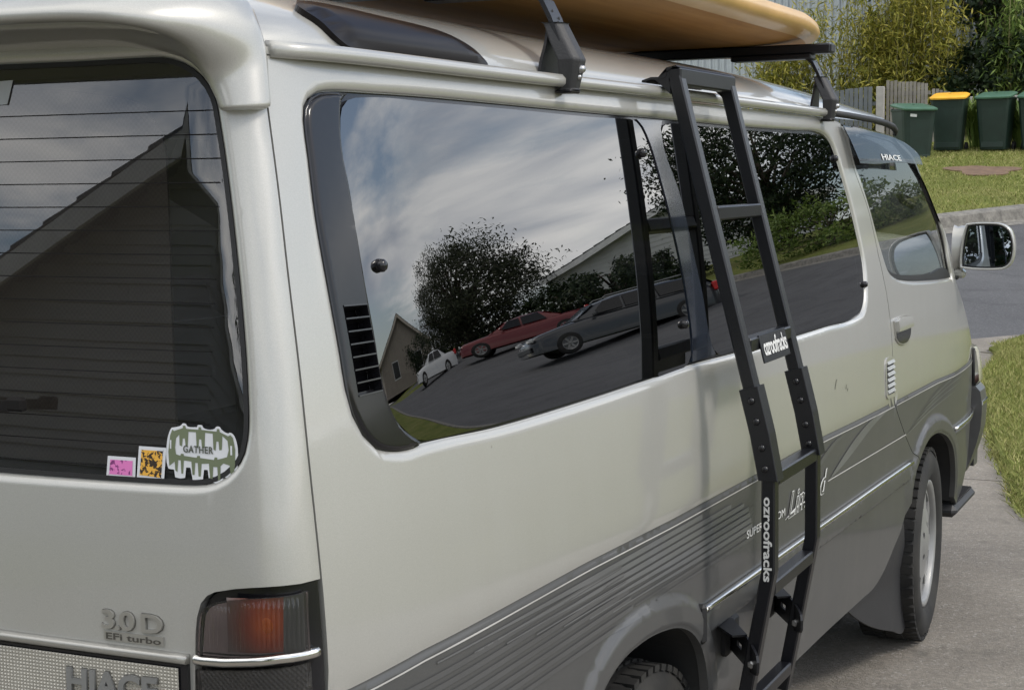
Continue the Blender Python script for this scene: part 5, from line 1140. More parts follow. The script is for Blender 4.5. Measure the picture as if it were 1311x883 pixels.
# ------------------------------------------------------------------ ladder, roof bars, surfboard
def make_ladder():
    lad = empty('ladder', (.97, -2.16, .45)); tag(lad, 'black steel side ladder hooked over the gutter of the van', 'ladder')
    off = np.array([.97, -2.16, .45])
    path = [(.7785, 1.7275), (.953, 1.048), (.9675, .965), (.9685, .785), (.9255, .548), (.907, .450)]   # rail centre (x, z)
    def rail(y):
        mb = MB(); P = np.array([(x, y, z) for x, z in path])-off; h, w = .0135, .015
        fr = []
        for i in range(len(P)):
            t = P[min(i+1, len(P)-1)]-P[max(i-1, 0)]; t /= np.linalg.norm(t); fr.append((np.cross(t, [0, 1, 0])*-1, np.array([0, 1., 0])))
        b = .003
        prof = [(-h, -w+b), (-h+b, -w), (h-b, -w), (h, -w+b), (h, w-b), (h-b, w), (-h+b, w), (-h, w-b)]
        mb.sweep(P, prof, frames=fr); return mb.build('rail', [M['powder']], lad)
    ys = (-2.315, -2.005)
    rails = [rail(y) for y in ys]
    xr = lambda z: float(np.interp(z, [q[1] for q in path][::-1], [q[0] for q in path][::-1]))
    # splice sleeves with bolts on both faces
    for y in ys:
        mb = MB(); zs = [1.138, 1.050, .962]; P = np.array([(xr(z)+(.002 if z < 1.0 else 0), y, z) for z in zs])-off
        fr = [(np.array([.97, 0, .25]), np.array([0, 1., 0])), (np.array([.99, 0, .13]), np.array([0, 1., 0])), (np.array([1., 0, 0]), np.array([0, 1., 0]))]
        prof = [(-.018, -.021), (.018, -.021), (.0195, -.0195), (.0195, .0195), (.018, .021), (-.018, .021), (-.0195, .0195), (-.0195, -.0195)]
        mb.sweep(P, prof, frames=fr); sl = mb.build('sleeve', [M['powder']], lad)
        for z in (1.114, 1.075, 1.025, .985):
            c = np.array([xr(z), y-.021, z])-off; mb = MB(); mb.lathe([(0, -.006), (.004, -.006), (.0065, -.0035), (.0075, 0)], c, 'y', 12); mb.build('bolt', [M['gloss_black']], sl)
    # rungs
    for z in (1.468, 1.215, .962, .745, .50):
        x = xr(z); mb = MB(); mb.box(np.array([x, -2.16, z])-off, (.028, .279, .027), bev=.003); rg = mb.build('rung', [M['powder']], lad)
        if abs(z-1.215) < .01:
            mb = MB(); c, s = math.cos(.25), math.sin(.25)
            mb.box(np.array([x+.0185, -2.16, z-.012])-off, (.004, .178, .056), rot=((c, 0, -s), (0, 1, 0), (s, 0, c)), bev=.001); pl = mb.build('name_plate', [M['powder']], rg)
            R_ = np.array(((c, 0, -s), (0, 1, 0), (s, 0, c)))
            f = lambda u, v, w: (np.stack([.0023+w, -.079+.158*u, -.017+.036*v], 1)@R_.T)+np.array([x+.0185, -2.16, z-.010])-off
            text_on('name_lettering', 'ozroofracks', f, [M['decal_white']], pl, .0003, .022, space=.95)
    # printed name down the rear rail
    x0 = xr(.9)-.012
    f = lambda u, v, w: np.stack([x0+.004+.017*v, -2.3303-w, .930-.165*u], 1)-off
    text_on('name_lettering', 'ozroofracks', f, [M['decal_white']], rails[0], .0003, .025)
    # hooked top plate
    mb = MB(); y0, y1 = ys[0]-.015, ys[1]+.015
    mb.box(np.array([.7785, (y0+y1)/2, 1.729])-off, (.029, y1-y0-.002, .032), bev=.003); mb.build('top_bar', [M['powder']], lad)
    mb = MB(); prof = np.array([(.787, 1.7465), (.783, 1.7495), (.747, 1.7285), (.732, 1.729), (.714, 1.7235), (.7135, 1.7195), (.732, 1.7245), (.748, 1.7225), (.764, 1.729), (.764, 1.746)])
    V = [(x, y, z) for y in (y0-.001, y1+.001) for x, z in prof]; k = len(prof); V = np.array(V)-off
    mb.add(V, [(i, (i+1) % k, k+(i+1) % k, k+i) for i in range(k)]+[tuple(range(k))[::-1], tuple(range(k, 2*k))]); mb.build('hook_plate', [M['powder']], lad)
    for y in (y0+.002, y1-.002):
        mb = MB(); V = [(x, yy, z) for yy in (y-.002, y+.002) for x, z in ((.770, 1.740), (.742, 1.7225), (.758, 1.708), (.772, 1.695))]; mb.add(np.array(V)-off, [(0, 1, 2, 3), (7, 6, 5, 4), (0, 4, 5, 1), (1, 5, 6, 2), (2, 6, 7, 3), (3, 7, 4, 0)]); mb.build('gusset', [M['powder']], lad)
    # stand-off plates with slots and rubber pads
    for y in ys:
        zc_ = .618; xm = xr(zc_); ca, sa = .56, .83
        def mapp(t, z, d=0.0):                                       # t runs from the rail towards the body and forwards
            return np.stack([xm-ca*t+sa*d-off[0], y-.017+sa*t+ca*d-off[1], z-off[2]], 1)
        out = np.array([(.150, zc_-.030), (.150, zc_+.022), (.125, zc_+.034), (.02, zc_+.026), (-.02, zc_+.016), (-.036, zc_+.010), (-.042, zc_-.002), (-.041, zc_-.022), (-.034, zc_-.030), (.0, zc_-.034)])
        sl = np.array([(.06, zc_-.008), (.092, zc_-.008), (.092, zc_+.003), (.06, zc_+.003)])
        st = panel('standoff', lambda a, b: mapp(a, b), out, [sl], .05, [M['powder']], lad, 0, smooth=False)
        so = st.modifiers.new('solid', 'SOLIDIFY'); so.thickness = .005; so.offset = 0
        Rz = np.array(((ca, sa, 0), (sa, -ca, 0), (0, 0, 1)))
        mb = MB(); q = mapp(np.array([.158]), np.array([zc_-.004]))[0]; mb.box(q, (.024, .075, .078), bev=.008); mb.build('rubber_pad', [M['rubber']], st)
        mb = MB(); V = np.concatenate([mapp(np.array([.03, .135, .135, .03]), np.full(4, zc_+.028)+np.array([0, .004, .004, 0]), np.array([0, 0, -.05, -.03]))+np.array([0, 0, k]) for k in (0, .004)])
        mb.add(V, [(3, 2, 1, 0), (4, 5, 6, 7), (0, 1, 5, 4), (1, 2, 6, 5), (2, 3, 7, 6), (3, 0, 4, 7)]); mb.build('bracket', [M['powder']], st)
        mb = MB(); c = mapp(np.array([-.004]), np.array([zc_-.016]))[0]+[0, -.004, 0]; mb.lathe([(0, -.008), (.005, -.008), (.008, -.005), (.0085, 0)], c, 'y', 6, sm=False); mb.build('bolt', [M['steel']], st)

def make_roof_bar(yb, lab, zb):
    b = empty('roof_rack_bar', (0, yb, zb)); tag(b, lab, 'roof rack', 'roof rack bars across the van')
    mb = MB(); mb.box((0, 0, 0), (1.522, .046, .026), bev=.004); mb.build('crossbar', [M['powder']], b)
    for sg in (1, -1):
        mb = MB(); mb.box((sg*.60, 0, -.019), (.22, .05, .014), bev=.003); mb.build('bar_sleeve', [M['powder']], b)
        mb = MB(); mb.box((sg*.762, 0, 0), (.004, .040, .020), bev=.002); mb.build('end_plug', [M['plastic']], b)
        ft = empty('rack_foot', (0, 0, 0), 0, b)
        # bent steel upright (outline in x-z, thin in y edges)
        hx = [(.620, -.018), (.690, -.019), (.712, -.036), (.727, -.065), (.742, -.105)]
        mb = MB(); P = np.array([(sg*x, 0, z) for x, z in hx]); 
        mb.sweep(P, [(-.004, -.022), (.004, -.022), (.004, .022), (-.004, .022)], frames=[(np.array([sg*c, 0, s]), np.array([0, 1., 0])) for c, s in ((.0, 1), (.35, .93), (.9, .42), (.95, .3), (.95, .3))]); mb.build('upright', [M['powder']], ft)
        for dy, dz in ((-.008, -.055), (.006, -.066), (-.004, -.074)):
            mb = MB(); x = float(np.interp(-dz, [.036, .065, .105], [.712, .727, .742]))+.0046; mb.lathe([(0, .0005), (.0042, 0)], (sg*x, dy, dz), 'x', 10); mb.build('hole', [M['inner']], ft)
        # moulded cover: tapering prism
        top = (.752, -.073)
        V = []
        for (x, z), w, d in (((.744, -.073), .025, .028), ((.760, -.104), .027, .032), ((.776, -.134), .027, .034), ((.766, -.184), .018, .024)):
            for a, c in ((-w, 0), (-w*.72, d*.75), (-w*.3, d), (w*.7, d), (w, d*.6), (w, 0)): V.append((sg*(x-d+c), a, z))
        mb = MB(); F = [(i*6+j, i*6+(j+1) % 6, (i+1)*6+(j+1) % 6, (i+1)*6+j) for i in range(3) for j in range(6)]+[(0, 1, 2, 3, 4, 5), (23, 22, 21, 20, 19, 18)]
        mb.add(V, F); cv = mb.build('foot_cover', [M['plastic']], ft)
        bm = cv.modifiers.new('bev', 'BEVEL'); bm.width = .003; bm.segments = 2
        mb = MB(); c = (sg*.7715, .003, -.150); mb.lathe([(0, .008), (.0045, .008), (.0065, .005), (.0075, 0)], c, 'x', 14); mb.build('bolt', [M['steel']], cv)
        mb = MB(); mb.lathe([(0, .005), (.004, .0042), (.0048, .0)], (sg*.769, .001, -.163), 'x', 12); mb.build('nut', [M['steel']], cv)
        # clamp plate standing on the gutter
        L = resample(np.array([(-.034, -.163), (-.033, -.140), (-.026, -.122), (-.020, -.108), (-.016, -.085), (.018, -.085), (.024, -.110), (.034, -.135), (.040, -.160), (.040, -.163)]), .008)
        pl = panel('clamp_plate', lambda a, c: np.stack([sg*(.715+(c+.163)*.10), a, c], 1), L, [], .03, [M['powder']], ft, 0, smooth=False)
        so = pl.modifiers.new('solid', 'SOLIDIFY'); so.thickness = .005
        mb = MB(); mb.box((sg*.750, 0, -.186), (.03, .040, .007), bev=.003); mb.build('gutter_hook', [M['powder']], ft)
    return b

def make_board():
    L = 2.6; y_n = -.62; xc = .375; zb = 1.881
    n, m = 60, 28; V = []; F = []
    for i in range(n):
        t = (i/(n-1))**1.5 if i < n-1 else 1.0; s = t*L
        w = .352*(max(0, 1-(1-t/.25)**2.5)**.5 if t < .25 else 1)*(1 if t < .55 else (1-.45*((t-.55)/.45)**2.2)); w = max(w, .010) if t < .5 else max(w*(1-(max(0, t-.95)/.05)**3*.8), .012)
        th = .096*min(1, .34+(t/.2)**.65*.66)*(1 if t < .6 else 1-.5*((t-.6)/.4)**1.5)
        rk = .004*np.clip((.34-t)/.34, 0, 1)**2.1+.03*np.clip((t-.7)/.3, 0, 1)**2
        yc = y_n-s
        for j in range(m):
            a = 2*np.pi*j/m; ca, sa = np.cos(a), np.sin(a)
            x = w*np.sign(ca)*abs(ca)**.55; z = th/2*np.sign(sa)*abs(sa)**(.9 if sa < 0 else .75)
            V.append((xc+x-.03*(t-.3)*0, yc, zb+th/2+rk+z+(.008*(1-(x/w)**2) if sa > 0 else 0)))
    for i in range(n-1):
        for j in range(m): F.append((i*m+j, i*m+(j+1) % m, (i+1)*m+(j+1) % m, (i+1)*m+j))
    F += [tuple(range(m))[::-1], tuple((n-1)*m+j for j in range(m))]
    root = empty('surfboard', (xc, y_n-L/2, zb)); o = np.array([xc, y_n-L/2, zb])
    tag(root, 'amber resin surfboard lying deck up across the two roof bars', 'surfboard')
    me = bpy.data.meshes.new('board'); me.from_pydata((np.array(V)-o).tolist(), [], F); b = link('board', me, [M['board'], M['board_rail']], root, True)
    mi = []
    for p in me.polygons:
        j = [v % m for v in p.vertices]; c = sum(V[v][0] for v in p.vertices)/len(p.vertices)
        mi.append(1 if all(q in (0, 1, 2, m-1, m-2, m-3, m//2, m//2-1, m//2+1, m//2-2, m//2+2) for q in j) else 0)
    me.polygons.foreach_set('material_index', mi)
    for dx in (0,):
        mb = MB(); pr = [(-.10, 0), (-.04, -.0), (.02, -.0), (.05, -.0)]
        F_ = [(0, -.09, .01), (0, .06, .01), (0, -.02, -.0), ]
    mb = MB(); mb.add([(-.004, -L/2+.28, .03), (.004, -L/2+.28, .03), (.004, -L/2+.10, .03), (-.004, -L/2+.10, .03), (-.002, -L/2+.05, -.02), (.002, -L/2+.05, -.02)], [(0, 1, 2, 3), (0, 4, 5, 1), (2, 5, 4, 3), (0, 3, 4), (1, 5, 2)]); mb.build('fin', [M['gloss_black']], root)
    return root
# ------------------------------------------------------------------ street: bins, fence, sheds, trees
def make_bins():
    gm = simple('bin_green', (.009, .024, .017), .5, bump=.12, bscale=90, var=.2); lg = simple('bin_lid_green', (.055, .125, .075), .45, var=.15); ly = simple('bin_lid_yellow', (.80, .42, .03), .45)
    dk = simple('bin_wheel', (.012, .012, .012), .7)
    def wbin(loc, rz, lid, label, sticker=False):
        b = empty('wheelie_bin', loc, rz); b.scale = (1.18, 1.10, 1.04); tag(b, label, 'bin', 'wheelie bins along the verge')
        secs = [(0.05, .42, .48, 0), (.10, .435, .50, 0), (.82, .545, .62, .0), (.98, .565, .66, .0), (.985, .585, .69, 0), (1.02, .59, .70, 0)]
        V = []; k = 16
        for z, w, d, o in secs:
            for j in range(k):
                a = 2*np.pi*(j+.5)/k; ca, sa = np.cos(a), np.sin(a); e = .28
                V.append((w/2*np.sign(ca)*abs(ca)**e, d/2*np.sign(sa)*abs(sa)**e+o, z))
        mb = MB(); mb.add(V, [(i*k+j, i*k+(j+1) % k, (i+1)*k+(j+1) % k, (i+1)*k+j) for i in range(len(secs)-1) for j in range(k)]+[tuple(range(k))[::-1]]); mb.build('bin_body', [gm], b)
        mb = MB(); mb.box((0, -.255, .14), (.36, .01, .10), bev=.004); mb.build('base_panel', [gm], b)
        # lid: shallow dome with a flange
        V = []; rows = [(1.022, .60, .735, -.01), (1.05, .61, .745, -.01), (1.062, .58, .70, -.01), (1.078, .52, .62, -.01), (1.083, .35, .45, -.0), (1.085, .05, .05, 0)]
        for z, w, d, o in rows:
            for j in range(k):
                a = 2*np.pi*(j+.5)/k; ca, sa = np.cos(a), np.sin(a); e = .3
                V.append((w/2*np.sign(ca)*abs(ca)**e, d/2*np.sign(sa)*abs(sa)**e+o, z+.02+.055*(d/2*np.sign(sa)*abs(sa)**e)/.35))
        mb = MB(); mb.add(V, [(i*k+j, i*k+(j+1) % k, (i+1)*k+(j+1) % k, (i+1)*k+j) for i in range(len(rows)-1) for j in range(k)]); ld = mb.build('lid', [lid], b)
        mb = MB(); mb.tube([(-.22, .36, 1.03), (-.22, .42, 1.03), (.22, .42, 1.03), (.22, .36, 1.03)], .016, 8); mb.build('handle', [gm], b)
        for sx in (-1, 1):
            mb = MB(); mb.lathe([(0, -.025), (.09, -.025), (.10, -.015), (.10, .015), (.09, .025), (0, .025)], (sx*.25, .26, .10), 'x', 20); mb.build('wheel', [dk], b)
        if sticker:
            mb = MB(); mb.box((-.12, -.318, .90), (.11, .008, .05), rot=((1, 0, .1), (0, 1, 0), (-.1, 0, 1))); mb.build('paper_sticker', [simple('sticker_paper', (.6, .6, .58), .6)], b)
        return b
    zt = lambda x, y: float(terr(x, y))+.10
    wbin((-4.42, 25.3, zt(-4.4, 25.3)-.14), rad(34), lg, 'green lidded bin with a white paper sticker, nearest the van', True)
    wbin((-3.98, 26.60, zt(-3.98, 26.6)), rad(3), ly, 'dark green bin with the yellow lid')
    wbin((-3.12, 26.75, zt(-3.12, 26.75)), rad(-4), lg, 'plain green lidded bin standing beyond the strappy plant')
    wbin((-2.36, 26.9, zt(-2.36, 26.9)), rad(0), lg, 'green bin cut off by the frame edge')

def make_fence():
    gw = simple('weathered_paling', (.235, .215, .19), .9, var=.3, nscale=3, bump=.4, bscale=50); gd = simple('dark_paling', (.13, .14, .15), .9, var=.2, nscale=3); gp = simple('pale_post', (.36, .34, .32), .9, var=.15)
    def fence(label, A, B, zt0, zt1, pw, mat, zb):
        A = np.array(A); B = np.array(B); L = np.linalg.norm(B-A); n = int(L/(pw+.015)); d = (B-A)/L; ang = math.atan2(d[1], d[0])
        f = empty('paling_fence', (*A, zb)); tag(f, label, 'fence', 'timber fences behind the bins')
        R_ = ((math.cos(ang), -math.sin(ang), 0), (math.sin(ang), math.cos(ang), 0), (0, 0, 1))
        for i in range(n):
            c = d*(i+.5)*(pw+.015); h = zt0+(zt1-zt0)*(i+.5)/n-zb+rng.normal(0, .008)
            mb = MB(); mb.box((c[0]+rng.normal(0, .002), c[1]+(.012 if i % 2 else 0), h/2), (pw, .016, h), rot=R_, bev=.002); mb.build('paling', [mat], f)
        for z in (.35, (zt0+zt1)/2-zb-.25):
            mb = MB(); mb.box((*(d*L/2+np.array([0, .05])), z), (L, .04, .08), rot=R_); mb.build('rail', [mat], f)
        return f
    # positions follow the far edge of the verge
    fence('dark grey stained paling fence beside the pale gate post', (-8.3, 28.5), (-5.97, 29.0), 3.17, 3.43, .085, gd, 1.55)
    fence('high weathered paling fence panel behind the yellow lidded bin', (-5.79, 29.1), (-4.86, 29.15), 3.55, 3.46, .066, gw, 1.6)
    fence('lower weathered paling fence sloping down behind the bins', (-4.84, 29.2), (-4.15, 29.5), 3.36, 3.16, .066, gw, 1.65)
    mb = MB(); mb.box((0, 0, 0), (.17, .12, 1.9), bev=.01); p = mb.build('gate_post', [gp]); p.location = (-5.885, 29.0, 2.46); tag(p, 'pale timber gate post between the dark and the weathered fence', 'post')
    mb = MB(); mb.box((0, 0, 0), (1.3, .10, .12), bev=.01); p = mb.build('sleeper_wall', [gp]); p.location = (-3.45, 29.6, 3.1); tag(p, 'low weathered timber rail ending behind the bins', 'rail')
    for dx in (-.55, .55):
        mb = MB(); mb.box((dx, .02, -.55), (.1, .1, 1.1)); mb.build('post', [gp], p)
    # corrugated shed wall high behind the bamboo
    sh = empty('metal_shed', (-9.0, 37, 2.2)); tag(sh, 'pale grey ribbed metal shed behind the yellowing bamboo', 'shed')
    mt = simple('ribbed_metal', (.40, .43, .46), .5, .2, var=.06)
    xs = np.linspace(-6, 5.2, 374); zz = (.0, 6.0); yy = .022*np.sign(np.sin(xs*2*np.pi/.20))*np.minimum(1, 2.2*np.abs(np.sin(xs*2*np.pi/.20)))
    mb = MB(); n = len(xs); mb.add([(x, y, z) for z in zz for x, y in zip(xs, yy)], [(i, i+1, n+i+1, n+i) for i in range(n-1)]); mb.build('wall_sheet', [mt], sh)
    mb = MB(); mb.box((-.4, 2.5, 3.0), (11.1, 4.9, 6.0)); mb.build('shed_body', [mt], sh); mb = MB(); mb.box((-.4, 2.5, 6.08), (11.8, 5.6, .12)); mb.build('roof', [mt], sh)

def leaf_mesh(name, P, N, ln, wd, mat, parent, droop=.2, fold=True, dirs=None):
    """P leaf bases, N preferred facing; each leaf a bent kite of four triangles"""
    k = len(P); d = rng.normal(0, 1, (k, 3)) if dirs is None else dirs+rng.normal(0, .35, (k, 3)); d[:, 2] -= droop; d /= np.linalg.norm(d, axis=1)[:, None]
    u = np.cross(d, N+rng.normal(0, .5, (k, 3))); u /= np.linalg.norm(u, axis=1)[:, None]+1e-9; w = np.cross(u, d)
    l = ln*rng.uniform(.6, 1.3, k)[:, None]; wd_ = wd*rng.uniform(.7, 1.25, k)[:, None]
    V = np.stack([P, P+d*l*.45+u*wd_/2+w*l*.05, P+d*l, P+d*l*.45-u*wd_/2+w*l*.05], 1).reshape(-1, 3).astype(np.float32)
    me = bpy.data.meshes.new(name); me.vertices.add(4*k); me.vertices.foreach_set('co', V.ravel())
    me.loops.add(4*k); me.loops.foreach_set('vertex_index', np.arange(4*k)); me.polygons.add(k); me.polygons.foreach_set('loop_start', np.arange(0, 4*k, 4)); me.update(calc_edges=True)
    return link(name, me, [mat], parent)
BARK = simple('bark', (.10, .08, .06), .95, var=.3, nscale=12, bump=.6, bscale=40)
FOL = {
 'dark': foliage('dark_leaves', [(0, (.008, .018, .008)), (.5, (.018, .035, .012)), (.85, (.035, .055, .018)), (1, (.07, .09, .035))]),
 'yellow': foliage('yellow_leaves', [(0, (.12, .135, .02)), (.4, (.27, .27, .045)), (.8, (.42, .37, .075)), (1, (.55, .48, .12))]),
 'light': foliage('light_leaves', [(0, (.06, .10, .018)), (.5, (.13, .20, .04)), (1, (.26, .33, .09))]),
 'grey': foliage('greygreen_leaves', [(0, (.02, .026, .014)), (.5, (.04, .05, .026)), (1, (.09, .10, .055))]),
}
def tree(name, label, cat, base, h, rx, ry, rz, ntips, nleaf, ln, wd, mat, group=None, trunk_r=.14, cz=None, seed=0, gaps=1.0, droop=.25, low=.35):
    r = np.random.default_rng(seed); root = empty(name, base); tag(root, label, cat, group)
    cz = h-rz if cz is None else cz
    # limbs
    mb = MB(); mb.tube([(0, 0, -.1), (.03*h/4, .02, h*.2), (0, .05, h*.45), (.02, 0, h*.8)], [trunk_r, trunk_r*.8, trunk_r*.55, trunk_r*.15], 9)
    tips = []
    for i in range(ntips):
        v = r.normal(0, 1, 3); v /= np.linalg.norm(v); v *= r.uniform(.25, 1)**(1/2.2)
        p = np.array([v[0]*rx, v[1]*ry, cz+v[2]*rz]); 
        if p[2] < h*low*.3: continue
        tips.append(p)
    for p in tips[:max(14, len(tips)//4)]:
        z0 = np.clip(p[2]*r.uniform(.35, .65), .1*h, h*.75); s = np.array([0, 0, z0]); mid = s*.5+p*.5+r.normal(0, .08, 3)*rx; mid[2] += .1*rz
        mb.tube([s, mid, p], [trunk_r*.42, trunk_r*.22, trunk_r*.05], 5)
    mb.build('trunk', [BARK], root)
    tips = np.array(tips); per = max(1, int(nleaf/len(tips))); sz = r.uniform(.5, 1.35, len(tips))*.24*min(rx, ry, rz)*gaps
    P = np.concatenate([t+np.clip(r.normal(0, 1, (per, 3)), -1.5, 1.5)*s*np.array([1, 1, .75]) for t, s in zip(tips, sz)]); N = P-np.array([0, 0, cz])
    leaf_mesh('crown', P, N/np.linalg.norm(N, axis=1)[:, None]+[0, 0, .5], ln, wd, mat, root, droop)
    return root
def make_plants():
    z = lambda x, y: float(terr(x, y))
    # bamboo clump: many upright culms with narrow leaves
    def bamboo(label, base, n, w, d, h, leaf, mat, seed):
        r = np.random.default_rng(seed); root = empty('bamboo', base); tag(root, label, 'bamboo', None)
        P = []; D_ = []; mb = MB()
        for i in range(n):
            x, y = r.uniform(-w, w), r.uniform(-d, d); hh = h*r.uniform(.6, 1.05)*(1-.25*abs(x/w)**2); lx, ly = r.normal(0, .25, 2)
            q = [(x, y, 0), (x+lx*.25, y+ly*.25, hh*.5), (x+lx, y+ly, hh)]; mb.tube(q, [.02, .015, .005], 5)
            m = int(leaf/n); t = r.uniform(.18, 1, m); px = x+lx*t**2; py = y+ly*t**2; sp = .30*(1.1-t*.6)
            P.append(np.stack([px+r.normal(0, 1, m)*sp, py+r.normal(0, 1, m)*sp, hh*t+r.normal(0, .12, m)], 1))
            dd = r.normal(0, .6, (m, 3)); dd[:, 2] = r.normal(-.1, .6, m); D_.append(dd)
        mb.build('culms', [simple('culm', (.16, .15, .05), .6)], root)['kind'] = 'stuff'
        P = np.concatenate(P); leaf_mesh('foliage', P, np.tile([0, 0, 1.], (len(P), 1)), .21, .036, mat, root, .2, dirs=np.concatenate(D_))
    bamboo('tall yellowing bamboo clump behind the dark fence', (-7.7, 31.5, z(-7.2, 31.5)), 52, 1.5, .8, 3.3, 10000, FOL['yellow'], 3)
    bamboo('golden bamboo clump rising over the high weathered fence', (-5.85, 31.6, z(-5.2, 31.6)), 40, 1.0, .7, 5.0, 10500, FOL['yellow'], 5)
    bamboo('fresh green bamboo clump above the strappy plant and bins', (-3.35, 31.2, z(-3.1, 31.2)), 22, .6, .5, 3.6, 5200, FOL['light'], 8)
    tree('tree', 'dark broadleaf tree with sky showing through behind the bamboo', 'tree', (-4.4, 35.5, z(-4.4, 35.5)), 8.0, 2.4, 2.0, 3.6, 90, 7000, .20, .11, FOL['dark'], 'trees behind the fence', .16, seed=11, gaps=.75)
    tree('tree', 'dark dense tree behind the green bamboo at the frame edge', 'tree', (-1.6, 34.2, z(-1.6, 34.2)), 7.6, 2.3, 2.0, 3.4, 95, 8000, .20, .11, FOL['dark'], 'trees behind the fence', .16, seed=12, gaps=.75)
    tree('tree', 'olive green bushy tree above the shed side of the bamboo', 'tree', (-6.6, 34.0, z(-6.6, 34)), 5.6, 1.2, 1.0, 2.0, 50, 3500, .17, .07, FOL['grey'], 'trees behind the fence', .12, seed=14, gaps=.8)
    # dark hedge low behind the fence
    tree('shrub', 'dark low shrub filling the gap behind the bins', 'shrub', (-2.9, 31.2, z(-2.9, 31.2)), 2.4, 2.6, .8, 1.2, 70, 6000, .16, .09, FOL['dark'], None, .05, seed=15, cz=1.1)
    # strappy plants between the bins
    for i, (x, y, lab, s) in enumerate(((-3.55, 27.5, 'bright strappy leaved plant between the yellow and green lidded bins', 1.0), (-2.72, 27.5, 'strappy leaved plant beside the bin at the frame edge', .85))):
        root = empty('strappy_plant', (x, y, z(x, y)+.1)); tag(root, lab, 'plant'); k = 260
        a = rng.uniform(0, 2*np.pi, k); r_ = rng.uniform(.0, .22, k); b = np.stack([r_*np.cos(a), r_*np.sin(a), rng.uniform(.0, .3, k)], 1); l = rng.uniform(.5, 1.0, k)*s
        V = []; F = []
        for q in range(k):
            o = np.array([math.cos(a[q]), math.sin(a[q]), 0]); sd = np.array([-o[1], o[0], 0])*.022; out = rng.uniform(.15, .55)
            pts = [b[q], b[q]+o*l[q]*out*.4+[0, 0, l[q]*.6], b[q]+o*l[q]*out+[0, 0, l[q]*.9], b[q]+o*l[q]*out*1.6+[0, 0, l[q]*.78]]; n0 = len(V)
            for j, p in enumerate(pts): w = (1, 1, .7, .05)[j]; V += [p-sd*w, p+sd*w]
            F += [(n0+2*j, n0+2*j+1, n0+2*j+3, n0+2*j+2) for j in range(3)]
        mb = MB(); mb.add(V, F, 0, True); mb.build('foliage', [FOL['light']], root)
make_bins(); make_fence(); make_plants()
